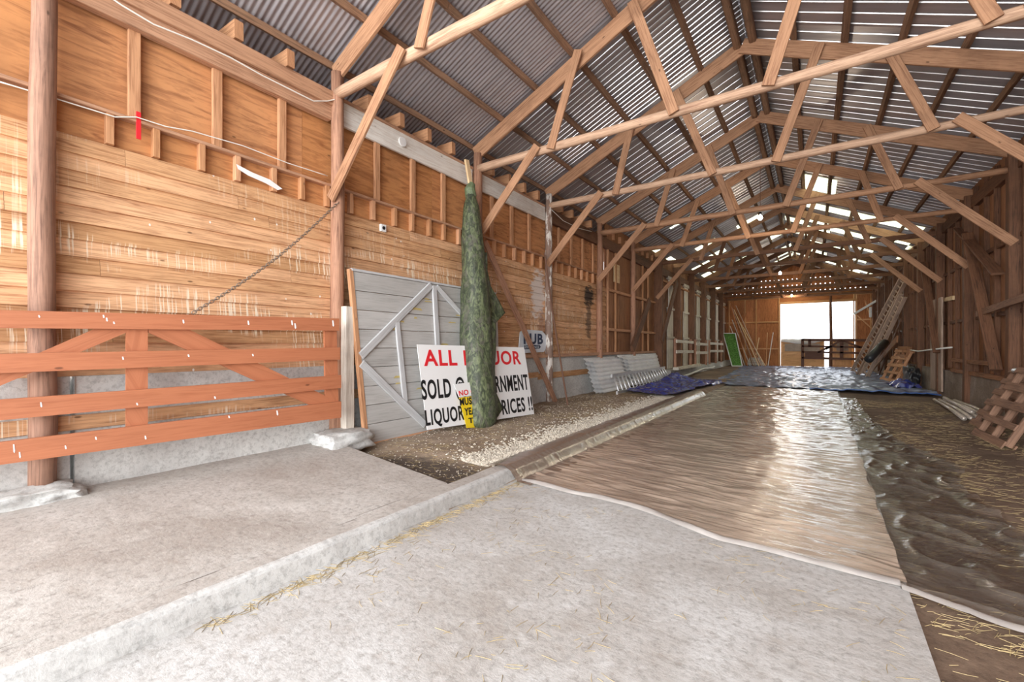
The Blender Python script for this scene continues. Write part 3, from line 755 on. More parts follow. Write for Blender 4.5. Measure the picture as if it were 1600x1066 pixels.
# leaning grey barn door
pd = thing('barn_door_panel', 'large grey painted barn door with diagonal battens leaning on the left wall', 'door', (-5.45, 5.7, .1))
YB0, YB1, ZB0, ZB1 = 3.98, 7.2, .12, 2.56
def bx(z): return -5.20-.15*(z-ZB0)/2.5
def dp(y, z, off=0): return Vector((bx(z)+off, y-.16*(z-ZB0)/2.5*max(0, 1-(y-YB0)/(YB1-YB0)), z))
b = MB(); n = 9
for k in range(n):
    z0 = ZB0+(ZB1-ZB0)*k/n; z1 = ZB0+(ZB1-ZB0)*(k+1)/n-.008
    b.loft([[dp(y, z0, -.015), dp(y, z0, .015), dp(y, z1, .008), dp(y, z1, -.02)] for y in (YB0, YB1)])
b.build('planking', 'greypaint', pd)
def dbeam(m, y0, z0, y1, z1, w=.1, off=.035, th=.035): m.beam(dp(y0, z0, off), dp(y1, z1, off), th, w, up=(0, 1, 0) if abs(z1-z0) > abs(y1-y0)*3 else (0, 0, 1))
def by(u, v):
    z = 1.3
    for _ in range(5): q = at(u, v, x=bx(z)+.035); z = q.z
    return q.y+.16*(q.z-ZB0)/2.5*max(0, 1-(q.y-YB0)/(YB1-YB0)), q.z
for (A, B, w) in (((673, 446), (564, 556), .11), ((565, 568), (664, 664), .11), ((678, 447), (684, 550), .1), ((620, 504), (633, 628), .09), ((682, 448), (740, 512), .08), ((773, 462), (776, 560), .11)):
    y0, z0 = by(*A); y1, z1 = by(*B); b = MB()
    p0 = dp(y0, min(z0, ZB1-.02), .035); p1 = dp(y1, z1, .035)
    vert = abs(u_ := (z1-z0)) > 3*abs(y1-y0)
    b.beam(p0, p1, .035, w, up=(0, 1, 0) if vert else (0, 0, 1)) if not vert else b.beam(p0, p1, w, .035, up=(1, 0, 0))
    b.build('batten', 'greybatten', pd)
b = MB(); b.beam(dp(YB0-.02, ZB0-.05, -.01), Vector((bx(ZB1)-.01, YB0-.18, ZB1+.02)), .07, .06, up=(1, 0, 0)); b.beam(dp(YB0, ZB0-.03, 0), dp(YB1, ZB0-.03, 0), .07, .07); b.build('edge_board', 'stud', pd)
b = MB(); b.beam(Vector((bx(ZB1), YB0-.17, ZB1+.015)), dp(YB1, ZB1+.015), .06, .035); b.build('top_edge', 'greybatten', pd)
b = MB()
for _ in range(26):
    y = R(4.3, 7.2); z = R(.4, 2.4); w = R(.03, .14); h = R(.012, .03)
    q = [dp(y-w, z, .019), dp(y+w, z+R(-.01, .01), .019), dp(y+w*.7, z+h, .019), dp(y-w*.6, z+h*1.2, .019)]; b.quad(q)
part(b.build('stain', plain('ochre stain', (.55, .43, .16), .8), pd), 'ochre stains')

# liquor sign
def textmesh(body, mat, name, parent, M4, size, bold=.0, sx=1.0, width=None):
    cu = bpy.data.curves.new('txt', 'FONT'); cu.body = body; cu.size = size; cu.offset = bold; cu.extrude = .0015; cu.space_character = 1.10; cu.resolution_u = 4
    ob = bpy.data.objects.new('txt', cu); COL.objects.link(ob)
    dg = bpy.context.evaluated_depsgraph_get(); me = bpy.data.meshes.new_from_object(ob.evaluated_get(dg))
    bpy.data.objects.remove(ob); bpy.data.curves.remove(cu)
    xs = [v.co.x for v in me.vertices]; x0, x1 = min(xs), max(xs); k = (width/(x1-x0)) if width else sx
    for v in me.vertices: v.co.x = (v.co.x-x0)*k
    me.transform(M4); me.name = name; me.materials.clear(); me.materials.append(M[mat])
    o = bpy.data.objects.new(name, me); COL.objects.link(o); o.parent = parent
    return o
SL = Vector((-4.86, 5.20, .10)); SRr = Vector((-4.62, 7.80, .12)); 
ey = (SRr-SL).normalized(); SLEN = (SRr-SL).length
lean = Vector((-.17, -.02, 1)).normalized(); nx_ = ey.cross(lean).normalized()
if nx_.x < 0: nx_ = -nx_
# board local frame: origin SL, x along ey, y up lean
def frame(o, off): 
    m = Matrix.Identity(4)
    for r in range(3): m[r][0] = ey[r]; m[r][1] = lean[r]; m[r][2] = nx_[r]; m[r][3] = o[r]+nx_[r]*off
    return m
def onsign(u, v):
    a = (u-800)/FPX; d = Vector((-SN+CS*a, CS+SN*a, (HOR-v)/FPX)); o = Vector((0, 0, CAMZ)); tt = nx_.dot(SL-o)/nx_.dot(d); q = o+d*tt-SL
    return q.dot(ey), q.dot(lean)
sg_ = thing('liquor_sign', 'large white board sign with red and black lettering leaning behind the camouflage roll', 'sign', tuple(SL))
cs_ = [onsign(668, 673), onsign(834, 642), onsign(820, 538), onsign(655, 539)]
b = MB(); q = [SL+ey*c[0]+lean*c[1] for c in cs_]; b.loft([[w-nx_*.012 for w in q], [w for w in q]]); b.build('board', 'white_sign', sg_)
def word(body, mat, uL, vB, uR, vT, par=None, bold=.012):
    # uL,vB lower left pixel; uR right; vT top of the capitals at the left
    a = onsign(uL, vB); c = onsign(uL, vT); e = onsign(*uR); size = (c[1]-a[1])/.70
    dirv = (ey*(e[0]-a[0])+lean*(e[1]-a[1])); wid = dirv.length; dx = dirv.normalized(); dy = nx_.cross(dx)
    m = Matrix.Identity(4); o = ey*a[0]+lean*a[1]+nx_*.003
    for r in range(3): m[r][0] = dx[r]; m[r][1] = dy[r]; m[r][2] = nx_[r]; m[r][3] = o[r]
    return textmesh(body, mat, 'lettering', par or sg_, m, size, bold*size, width=wid)
word('ALL LIQUOR', 'red', 665, 572, (815, 564), 547, bold=.022)
word('SOLD @ GOVERNMENT', 'ink', 661, 625, (826, 603), 595, bold=.024)
word('LIQUOR', 'ink', 666, 666, (726, 654), 642, bold=.024)
word('PRICES !!', 'ink', 777, 646, (832, 635), 623, bold=.024)
# small yellow sign
ys = thing('age_notice', 'small yellow and white notice tucked between the big sign and the camouflage roll', 'sign', tuple(SL))
b = MB()
def sp(u, v, off): c = onsign(u, v); return SL+ey*c[0]+lean*c[1]+nx_*off
q = [(716, 621), (760, 614), (768, 664), (727, 668)]
b.loft([[sp(u, v, .03) for u, v in q], [sp(u, v, .038) for u, v in q]]); b.build('yellow_panel', 'yellow', ys)
b = MB(); q = [(708, 600), (760, 592), (760, 613), (716, 620)]; b.loft([[sp(u, v, .03) for u, v in q], [sp(u, v, .038) for u, v in q]]); part(b.build('white_panel', 'white_sign', ys), 'white top strip')
def word2(body, mat, uL, vB, uR, vT, bold):
    o = word(body, mat, uL, vB, uR, vT, ys, bold); o.data.transform(Matrix.Translation(nx_*.038)); return o
word2('NO O', 'red', 716, 618, (741, 613), 610, .02); word2('MUST', 'ink', 717, 633, (741, 629), 622, .03); word2('YEA', 'ink', 724, 648, (741, 645), 637, .03); word2('T', 'ink', 730, 660, (737, 659), 652, .03)

# pub sign
ps = thing('pub_sign', 'small white eight sided sign with dark lettering on the plank wall', 'sign', (XL+.05, 9.0, 1.2))
SX = XL+.06
def wp(u, v, x=SX): return at(u, v, x=x)
q = [(813, 519), (818, 515), (847, 517), (853, 524), (854, 543), (850, 550), (818, 552), (811, 544)]
b = MB(); b.loft([[wp(u, v)-Vector((.02, 0, 0)) for u, v in q], [wp(u, v) for u, v in q]]); b.build('board', 'pubwhite', ps)
def wtext(body, mat, u0, v0, u1, vt, par, x, bold):
    A = wp(u0, v0, x); B = wp(u1, v0, x); T = wp(u0, vt, x); m = Matrix.Identity(4); off = Vector(par.location)
    dx, dy, dn = Vector((0, 1, 0)), Vector((0, 0, 1)), Vector((1, 0, 0)); o = A-off+Vector((.004, 0, 0))
    for r in range(3): m[r][0] = dx[r]; m[r][1] = dy[r]; m[r][2] = dn[r]; m[r][3] = o[r]
    size = (T.z-A.z)/.7; return textmesh(body, mat, 'lettering', par, m, size, bold*size, width=(B.y-A.y))
wtext('PUB', 'navy', 818, 537, 848, 521, ps, SX, .035)
b = MB(); q = [(819, 540), (843, 539), (845, 542), (843, 545), (819, 546)]; b.loft([[wp(u, v, SX+.001) for u, v in q], [wp(u, v, SX+.006) for u, v in q]]); part(b.build('banner', 'navy', ps), 'dark banner')
wtext('ENTRANCE', 'pubwhite', 820, 544.3, 842, 540.5, ps, SX+.006, .01)

# camouflage roll on a pole
rb = at(750, 664, z=.12); rt = Vector((-5.30, 6.62, 4.62))
cr = thing('camouflage_roll', 'tall roll of camouflage cloth on a pole leaning against the second post', 'roll', tuple(rb))
b = MB(); rings = []; n = 26; seg = 60
ax0 = Vector(rb)+Vector((-.05, .05, 0)); 
def prad(t):
    ks = [(0, .30), (.04, .315), (.12, .30), (.35, .275), (.55, .255), (.75, .20), (.86, .165), (.91, .145), (.94, .10), (1, .075)]
    for (a, ra), (c, rc) in zip(ks, ks[1:]):
        if t <= c: return ra+(rc-ra)*(t-a)/(c-a)
    return ks[-1][1]
topc = at(735, 290, x=-5.28)
for i in range(seg+1):
    t = i/seg; c = ax0.lerp(topc, t); r = prad(t)
    ring = []
    for k in range(n):
        an = 2*math.pi*k/n
        f = 1+.10*noise.noise(Vector((math.cos(an)*1.6, math.sin(an)*1.6, t*7)))+.05*noise.noise(Vector((math.cos(an)*4, math.sin(an)*4, t*22)))+.03*math.sin(an*2+t*16)
        ring.append(c+Vector((math.cos(an)*r*f, math.sin(an)*r*f, (.05*math.sin(an*3) if i == 0 else 0))))
    rings.append(ring)
b.loft(rings); b.build('cloth_roll', 'camo', cr, smooth=True)
b = MB()
def flapw(t):
    ks = [(0, 4), (.2, 10), (.36, 29), (.42, 14), (.7, 16), (.84, 20), (.93, 30), (1, 17)]
    for (a_, ra), (c_, rc) in zip(ks, ks[1:]):
        if t <= c_: return ra+(rc-ra)*(t-a_)/(c_-a_)
b.grid(lambda s, t: Vector(at(756+s*flapw(t)+(3*t*s), 395+t*262, x=-5.08+.38*t))+Vector((.05*math.sin(s*5+t*7), .0, -.0)), 10, 50)
b.build('loose_flap', 'camo', cr, smooth=True, solid=.01)
b = MB(); b.tube([at(736, 287, x=-5.27)+Vector((0, 0, -.25)), at(734, 296, x=-5.27), at(737, 290, x=-5.27)+Vector((0, 0, .02))], [.11, .10, .07], 12); part(b.build('tie_wrap', plain('green wrap', (.13, .17, .09), .5, 0, .3, 20, .3), cr), 'smooth green wrap at the top')
b = MB(); b.beam(at(737, 300, x=-5.27), at(729, 250, x=-5.32), .04, .11, up=(0, 1, 0)); part(b.build('pole', 'fresh', cr), 'bare yellow wooden pole end')

# leaning plank and rods near the peeling post
b = MB(); b.beam(at(868, 628, z=.10), at(757, 378, x=-5.32), .06, .13, up=(0, 1, 0), seg=6, wob=.01); tag(b.build('prop_plank', 'post'), 'reddish wooden plank propped diagonally from the floor beside the liquor sign', 'plank')
b = MB(); b.tube([at(887, 633, z=.1), at(862, 480, x=-5.25), at(851, 395, x=-5.38)], .022, 8); tag(b.build('prop_rod', 'rust'), 'thin dark rod leaning against the peeling post', 'rod')
b = MB(); q = at(628, 178, x=-5.4)
# dark diagonal props past the planks
for (A, B, lab) in (((988, 545), (1015, 470), 'dark diagonal prop against the far left wall, nearer one'), ((1034, 533), (1058, 440), 'dark diagonal prop against the far left wall, farther one')):
    b = MB(); b.beam(at(A[0], A[1], x=-5.2), at(B[0], B[1], x=-5.35), .07, .3, up=(0, 1, 0)); tag(b.build('diagonal_prop', 'darkpost'), lab, 'prop')

# metal sheets
def corr_sheet(y0, y1, zb, zt, xb, xt, lab, nw=8, slant=0):
    b = MB(); n = 64
    prof = []
    for i in range(n+1):
        t = i/n; x = xb+(xt-xb)*t; z = zb+(zt-zb)*t; prof.append((x+.030*math.sin(2*math.pi*t*nw), z, t))
    rings = [[Vector((x, y+slant*(1-t), z)) for x, z, t in prof]+[Vector((x-.004, y+slant*(1-t), z)) for x, z, t in reversed(prof)] for y in (y0, (y0+y1)/2, y1)]
    b.loft(rings); return tag(b.build('metal_sheet', 'galv'), lab, 'metal sheet', 'galvanised roofing sheets')
labs = ['galvanised corrugated sheet at the back of the nearer leaning stack', 'galvanised corrugated sheet in the middle of the nearer leaning stack', 'outermost galvanised corrugated sheet of the nearer leaning stack']
for k in range(3): corr_sheet(11.6+.12*k, 14.0+.05*k, .12, 1.16-.03*k, -5.17+.07*k, -5.43+.07*k, labs[k], 8, .2)
labs = ['galvanised corrugated sheet at the back of the farther leaning stack', 'galvanised corrugated sheet in the middle of the farther leaning stack', 'outermost galvanised corrugated sheet of the farther leaning stack']
for k in range(3): corr_sheet(14.25+.25*k, 18.7-.25*k, .15, 1.2-.05*k, -5.18+.07*k, -5.44+.07*k, labs[k], 8, 0)
# aluminium ladder lying on edge
la = thing('aluminium_ladder', 'aluminium ladder lying on its side against the metal sheets', 'ladder', (-4.9, 15, .1))
A0 = Vector((-4.66, 12.15, .15)); A1 = Vector((-4.80, 18.6, .15)); T0 = Vector((-4.92, 12.4, .62)); T1 = Vector((-5.02, 18.4, .62))
b = MB(); b.beam(A0, A1, .05, .10); b.build('side_rail', 'alu', la); b = MB(); b.beam(T0, T1, .05, .10); b.build('side_rail', 'alu', la)
for k in range(18):
    t = (k+.5)/18; b = MB(); b.tube([A0.lerp(A1, t), T0.lerp(T1, t)], .026, 8); b.build('rung', 'alu', la, smooth=True)

# ================================================================== FLOOR COVERINGS
def wr1(x, y, s=1.0):
    a = noise.noise(Vector((x*.9, y*5.2+x*.7, 0))); a2 = noise.noise(Vector((x*2.2, y*11+x*1.2, 3))); a3 = noise.noise(Vector((x*6, y*6, 8)))
    return s*(.5*max(0, 1-abs(a)*2.2)**3*.5+.3*max(0, 1-abs(a2)*2)**3*.5+.12*a3+.10*noise.noise(Vector((x*1.6, y*26+x*3, 6)))+.32*noise.noise(Vector((x*3.5, y*2.2, 11)))+.12*noise.noise(Vector((x*8, y*5, 4))))
def edge_front(x):   # y of the front edge of the plastic at x
    pts = [(-2.76, 4.12), (-1.42, 4.06), (-.57, 3.75), (.45, 3.68)]
    if x <= pts[0][0]: return pts[0][1]
    for (xa, ya), (xb, yb) in zip(pts, pts[1:]):
        if x <= xb: return ya+(yb-ya)*(x-xa)/(xb-xa)
    return pts[-1][1]
def plast(s, t):
    y = 0; x0 = -2.75
    yend = 19.6; x = x0+(EDGE(8)-.02-x0)*s; y = edge_front(x)+(yend-edge_front(x))*(t**1.5)
    x += .03*noise.noise(Vector((3, y*2, 0)))*(s > .98)+.012*(y-8)*s
    far = min(1, max(0, (y-8)/6)); return (x, y, .014+.028*max(-.3, wr1(x, y))*(1+far*.9)*min(1, (y-edge_front(x))*3+.15))
b = MB(); b.grid(plast, 130, 520)
pl = b.build('plastic_sheet', 'plastic', smooth=True); tag(pl, 'dusty clear plastic sheet spread over the central concrete strip', 'plastic sheet')
b = MB()
for j in range(1):
    b.grid(lambda s, t: ((-2.72+(EDGE(4)-.04+2.72)*s), edge_front(-2.72+3.2*s)-.07+.11*t+.035*noise.noise(Vector((s*7, 0, 0))), .012+.02*math.sin(math.pi*t)*(1+.5*noise.noise(Vector((s*14, t, 2))))), 160, 8)
b.build('fold', 'hem', pl, smooth=True).__setitem__('label', 'pale folded front edge')
# sheet over the kerb
b = MB()
def wrapf(s, t):
    y = 4.0+10.3*s; k = noise.noise(Vector((y*9, t*2, 0)))*.012+noise.noise(Vector((y*22, t*3, 5)))*.006
    pr = [(-3.12, .125), (-2.98, .158), (-2.84, .162), (-2.755, .12), (-2.70, .05), (-2.66, .015), (-2.5, .012)]
    q = t*(len(pr)-1); i = min(int(q), len(pr)-2); f = q-i
    x = pr[i][0]*(1-f)+pr[i+1][0]*f; z = pr[i][1]*(1-f)+pr[i+1][1]*f
    if t < .02: x += .05*noise.noise(Vector((y*1.5, 1, 1)))
    return (x+k, y, z+abs(k)*.8)
b.grid(wrapf, 420, 24); tag(b.build('kerb_wrap', 'wrap', smooth=True), 'creased clear plastic wrapped over the kerb beside the gravel', 'plastic sheet')
# plastic on the dirt, right
def rside(t):
    pts = [(0, 3.25, 1.35), (.08, 3.6, 1.30), (.2, 4.3, 1.42), (.35, 5.4, 1.40), (.5, 6.6, 1.30), (.62, 7.6, 1.52), (.75, 9.4, 1.12), (.88, 12, .98), (1, 16, 1.0)]
    for (a, ya, xa), (c, yc, xc) in zip(pts, pts[1:]):
        if t <= c: f = (t-a)/(c-a); return ya+(yc-ya)*f, xa+(xc-xa)*f
    return pts[-1][1], pts[-1][2]
def p2(s, t):
    y, xr = rside(t); x0 = EDGE(y)-.03; x = x0+(xr-x0)*s; y2 = y+(3.62-y)*(1-s)*(1-t)**6*0+(1-s)*.35*(1-t)**8
    n1 = noise.noise(Vector((x*3.2, y*2.6, 2))); n2 = noise.noise(Vector((x*7+n1*2, y*6, 4)))
    h = .08*max(0, 1-abs(n1)*4.0)**2*.6+.02*max(0, 1-abs(n2)*2.6)**2*.5
    return (x+.04*n2*(s > .9), y2, -.02+max(0, h)*(.25+.75*s)+.02*(1-s)+.06*max(0, s-.85))
b = MB(); b.grid(p2, 60, 420); p2o = b.build('plastic_sheet', 'plastic2', smooth=True); tag(p2o, 'crumpled clear plastic strip lying on the straw right of the concrete', 'plastic sheet')
b = MB(); 
def hemf(s, t):
    q = Vector(p2(s, 0)); return (q.x, q.y-.035+.09*t, q.z+.012+.015*math.sin(math.pi*t))
b.grid(hemf, 60, 6); b.build('fold', 'hem', p2o, smooth=True)
# silver tarp far
C = [at(1108, 600, z=.04), at(1470, 618, z=.04), Vector((2.6, 37.2, .04)), Vector((-4.2, 37.2, .04))]
def tarp(s, t):
    p = C[0].lerp(C[1], s).lerp(C[3].lerp(C[2], s), t); n1 = wr1(p.x*.8, p.y*.6); n2 = noise.noise(Vector((p.x*1.5, p.y*1.1, 6)))
    return (p.x, p.y, .035+.12*max(0, n1)+.07*max(0, n2)+.035*noise.noise(Vector((p.x*4, p.y*5, 2)))+(0.06*max(0, 1-abs(p.y-19.5)/1.5)*max(0, noise.noise(Vector((p.x*3, 1, 1)))) ))
b = MB(); b.grid(tarp, 130, 220); tp = b.build('silver_tarpaulin', 'silver_tarp', smooth=True); tag(tp, 'silvery blue tarpaulin covering the far floor up to the back doors', 'tarpaulin')
b = MB(); b.grid(lambda s, t: Vector(tarp(.5+.5*s, 0))+Vector((0, -.12+.2*t+.05*noise.noise(Vector((s*9, 0, 0))), .03*math.sin(math.pi*t)+.005)), 80, 6); part(b.build('hem', 'blue_hem', tp, smooth=True), 'bright blue edge')
b = MB(); b.tube([at(u, v, z=.2) for u, v in ((1047, 596), (1062, 590), (1075, 586), (1090, 580), (1100, 576), (1113, 575), (1120, 570), (1128, 572))], .05, 8); part(b.build('hem', 'whiteframe', tp, smooth=True), 'white rolled edge')
# blue tarp
D = [at(976, 613, z=.13), at(1042, 623, z=.13), at(1132, 598, z=.1), at(1052, 594, z=.1)]
def btarp(s, t):
    p = D[0].lerp(D[1], s).lerp(D[3].lerp(D[2], s), t)
    n1 = noise.noise(Vector((p.x*2.4, p.y*2, 1))); n2 = noise.noise(Vector((p.x*6, p.y*5, 2)))
    m = math.exp(-((s-.08)**2*14+(t-.92)**2*10))*.26; e = min(1, 8*min(s, 1-s, t, 1-t)+.1)
    return (p.x+.1*n1, p.y+.1*n2, gz(p.x, p.y)*(1 if p.x < -2.9 else .2)+.05+e*(.08*abs(n1)+.07*abs(n2)+m)+.04)
b = MB(); b.grid(btarp, 90, 110); tag(b.build('blue_tarpaulin', 'blue_tarp', smooth=True), 'crumpled dark blue tarpaulin on the gravel beside the aluminium ladder', 'tarpaulin')

# ================================================================== STUFF: stones and straw
b = MB()
def stone(c, r):
    o = len(b.v); q = [Vector((r*R(.7, 1.3), 0, 0)), Vector((0, r*R(.7, 1.3), 0)), Vector((-r*R(.7, 1.3), 0, 0)), Vector((0, -r*R(.7, 1.3), 0)), Vector((r*R(-.3, .3), r*R(-.3, .3), r*R(.4, .8))), Vector((0, 0, -r*.5))]
    an = R(0, 6.28); ca, sa = math.cos(an), math.sin(an)
    for v in q: b.v.append(c+Vector((v.x*ca-v.y*sa, v.x*sa+v.y*ca, v.z)))
    for f in ((0, 1, 4), (1, 2, 4), (2, 3, 4), (3, 0, 4), (1, 0, 5), (2, 1, 5), (3, 2, 5), (0, 3, 5)):
        b.f.append(tuple(o+i for i in f)); b.mi.append(0); b.uv += [(0, 0)]*3
for _ in range(5200):
    y = 4.1+(R(0, 1)**1.4)*8.5; x = -3.05-abs(random.gauss(0, .26))-R(0, .15)
    if x < -5: continue
    stone(Vector((x, y, gz(x, y)+.008)), R(.012, .034))
for _ in range(2500):
    y = R(3.6, 12); x = R(-5.3, -3); stone(Vector((x, y, gz(x, y)+.004)), R(.006, .016))
tag(b.build('gravel', 'stone'), 'pale gravel stones heaped along the kerb', 'gravel', kind='stuff')
b = MB()
def straw(x, y, z, L, r=.0022, tilt=.15, an=None):
    an = R(0, 6.28) if an is None else an; d = Vector((math.cos(an), math.sin(an), R(-tilt, tilt)*.4))*L/2; c = Vector((x, y, z+r+abs(d.z)))
    sd = Vector((-math.sin(an), math.cos(an), 0))*r; up = Vector((0, 0, r*1.2)); o = len(b.v); mid = c+sd*R(-4, 4)
    for p, k in ((c-d, 1), (mid, 1), (c+d, .7)): b.v += [p-sd*k, p+sd*k, p+up*k]
    for a in (0, 3):
        for (i, j) in ((0, 1), (1, 2), (2, 0)): b.f.append((o+a+i, o+a+j, o+a+3+j, o+a+3+i)); b.mi.append(0); b.uv += [(0, 0)]*4
for _ in range(12000):
    y = 2.0+14*R(0, 1)**1.7; x = R(EDGE(y)+.02, 3.2)
    if noise.noise(Vector((x*1.2, y*.9, 3))) < R(-.5, .35) or (y < 3.6 and R(0, 1) < .65): continue
    straw(x, y, -.03+.02*(x/3), R(.03, .15), .0016, .3, R(-.9, .9)+.4)
for _ in range(3000):
    y = 3.2+6.5*R(0, 1)**1.3; x = R(EDGE(y)+.02, 1.5)
    if noise.noise(Vector((x*1.6, y*1.2, 13))) < R(-.3, .4): continue
    straw(x, y, -.03, R(.03, .15), .0017, .1, R(-.9, .9)+.4)
for _ in range(900):
    x = R(-2.7, .4); y = R(1.2, 4.0); c = noise.noise(Vector((x*1.4, y*1.4, 9)))
    if c < R(-.2, .45): continue
    straw(x, y, .0, R(.02, .11), .0014, .02)
for _ in range(500):
    t = R(0, 1); y = 1+t*3.1; straw(-2.70+abs(random.gauss(0, .06)), y, 0, R(.03, .12), .0016, .05)
for _ in range(5200):
    y = R(3.45, 13); x = R(-5.4, -2.95)
    if noise.noise(Vector((x*1.5, y*1.1, 5))) < R(-.35, .3) and y > 4.3: continue
    straw(x, y, gz(x, y), R(.03, .13), .0016, .3)
for _ in range(160):
    x = R(-5.3, -3.1); y = R(.8, 3.1); straw(x, y, .2-(x+5.6)*.026, R(.02, .09), .0013, .02)
tag(b.build('straw', 'straw'), 'loose straw scattered over dirt, gravel and concrete', 'straw', kind='stuff')

# ================================================================== FAR LEFT THINGS
# stall rails
for k, (ya, yb, z) in enumerate(((20.3, 23.6, 1.72), (20.3, 23.6, 1.25), (24.4, 27.4, 1.62), (24.4, 27.4, 1.15), (28.2, 32.5, 1.66), (28.2, 32.5, 1.2))):
    b = MB(); b.beam((-5.02, ya, z), (-5.02, yb, z-.03), .05, .14)
    tag(b.build('stall_rail', 'paleboard'), '%s pale stall rail of the %s stall on the far left wall' % (('upper', 'lower')[k % 2], ('nearest', 'middle', 'farthest')[k//2]), 'rail', 'stall rails')
for k, y in enumerate((20.4, 23.4, 24.5, 27.3, 28.3, 30.4, 32.4)):
    b = MB(); b.beam((-5.1, y, .42), (-5.1, y, 1.85), .1, .12, up=(0, 1, 0)); tag(b.build('stall_post', 'post'), 'short stall post on the low ledge of the far left wall, %s from the camera' % ordn[k+1], 'post', 'stall posts')
b = MB(); b.beam((-5.0, 20.1, .50), (-5.02, 25.0, .50), .25, .12); tag(b.build('weathered_beam', 'paleboard'), 'pale weathered beam lying on the low concrete ledge beyond the metal sheets', 'beam')
# framed turf panel
tf = thing('framed_turf_panel', 'tall white framed panel of green artificial turf leaning near the far left corner', 'panel', (-4.7, 35, .06))
q = [at(1130, 521, y=35.6), at(1149, 521, y=35.6), at(1160, 572, y=34.6), at(1144, 572, y=34.6)]
for v in q: pass
cz = sum((v for v in q), Vector())/4
b = MB(); b.loft([[v.copy() for v in q], [v+Vector((0, .03, 0)) for v in q]]); b.build('turf', 'turf', tf)
for i in range(4):
    b = MB(); b.beam(q[i]+Vector((0, -.03, 0)), q[(i+1) % 4]+Vector((0, -.03, 0)), .06, .09, up=(0, 1, 0)); b.build('frame_bar', 'whiteframe', tf)
# leaning boards at the corner
cb = [((1141, 474), (1168, 569), 'reddish'), ((1143, 480), (1180, 568), 'brown'), ((1147, 484), (1186, 568), 'pale'), ((1144, 500), (1172, 569), 'grey'), ((1150, 478), (1192, 568), 'thin brown'), ((1141, 510), (1164, 569), 'white edged'), ((1158, 512), (1176, 567), 'dark'), ((1153, 498), (1196, 567), 'yellowish'), ((1163, 520), (1189, 567), 'short pale')]
mats = ['orangewall', 'oldboard', 'fresh', 'paleboard', 'oldboard', 'white_plate', 'darkwood', 'fresh', 'stud']
for k, (A, B, nm) in enumerate(cb):
    b = MB(); p0 = at(B[0], B[1], z=.07); p0 = at(B[0], B[1]+1, y=35.3+.2*k*.5); p0.z = .08; p1 = at(A[0], A[1], y=36.6+.1*k); p1.x = max(p1.x, -5.3)
    b.beam(p0, p1, .04, .15 if k % 2 else .2, up=(0, 1, 0)); tag(b.build('leaning_board', mats[k]), '%s board leaning in the fan of boards in the far left corner' % nm, 'board', 'boards leaning in the far left corner')
for (A, B, lab, mt) in (((1199, 520), (1197, 566), 'upright yellowish plank on the back wall left of the doors', 'doorwood'), ((1208, 520), (1200, 566), 'tilted pale plank on the back wall closest to the left door', 'paleboard'), ((1186, 528), (1178, 545), 'short pale stick leaning by the corner boards', 'fresh')):
    b = MB(); p0 = at(B[0], B[1], y=37.0); p0.z = .08; b.beam(p0, at(A[0], A[1], y=37.7), .05, .16, up=(0, 1, 0)); tag(b.build('leaning_plank', mt), lab, 'plank')
for k in range(4):
    z = .1+k*.14; b = MB(); b.box((-4.05+.05*k, 36.6, z), (-2.95-.1*k, 37.5, z+.12)); tag(b.build('lumber_bundle', 'paleboard'), '%s layer of the pale lumber stack by the back wall' % ('bottom', 'second', 'third', 'top')[k], 'lumber', 'lumber stack by the back wall')
b = MB(); b.beam(at(1156, 520, y=37.8), at(1172, 472, y=37.8), .06, .14, up=(0, 1, 0)); tag(b.build('wall_brace', 'orangewall'), 'diagonal brace on the back wall left of the opening', 'brace')
for (A, B, lab) in (((1352, 470), (1366, 515), 'steep diagonal brace on the back wall right of the opening'), ((1340, 493), (1366, 517), 'shallow diagonal brace on the back wall beside the opening')):
    b = MB(); b.beam(at(*B, y=37.6), at(*A, y=37.6), .06, .14, up=(0, 1, 0)); tag(b.build('wall_brace', 'doorwood'), lab, 'brace')
# white awning frame
wf = thing('white_awning', 'white tilted awning frame right of the bright back opening', 'awning', at(1350, 490, y=36.4))
b = MB(); A = at(1334, 491, y=36.6); B = at(1378, 465, y=36.6); b.beam(A, B, .5, .13); b.build('top_rail', 'whiteframe', wf)
b = MB(); b.beam(at(1360, 480, y=36.5), at(1360, 496, y=36.5), .12, .14, up=(0, 1, 0)); b.build('leg', 'whiteframe', wf)
b = MB(); b.beam(at(1378, 465, y=36.6), at(1378, 500, y=36.6), .05, .06, up=(0, 1, 0)); b.build('leg', 'whiteframe', wf)
# far brown gate
fg = thing('brown_gate', 'dark brown wooden gate standing in front of the back doors', 'gate', at(1253, 573, y=36.3))
FY = 36.3
def fp(u, v): return at(u, v, y=FY)
def fbar(a, c, nm, w): b = MB(); b.beam(fp(*a), fp(*c), .06, w, up=(0, 0, 1) if nm != 'post' and nm != 'upright' else (1, 0, 0)); b.build(nm, 'brown', fg)
for v0, v1, w in ((531, 532, .17), (541, 543, .13), (550, 552, .13), (559, 562, .15)): fbar((1253, v0), (1358, v1), 'rail', w)
fbar((1254, 530), (1254, 573), 'post', .17); fbar((1265, 531), (1265, 542), 'upright', .17); fbar((1315, 532), (1315, 560), 'upright', .19); fbar((1290, 546), (1312, 533), 'diagonal', .13); fbar((1318, 533), (1345, 543), 'diagonal', .13); fbar((1278, 551), (1298, 541), 'diagonal', .13); 
b = MB(); b.beam(fp(1258, 555.5), fp(1286, 556), .04, .36); b.build('board', 'brown', fg)

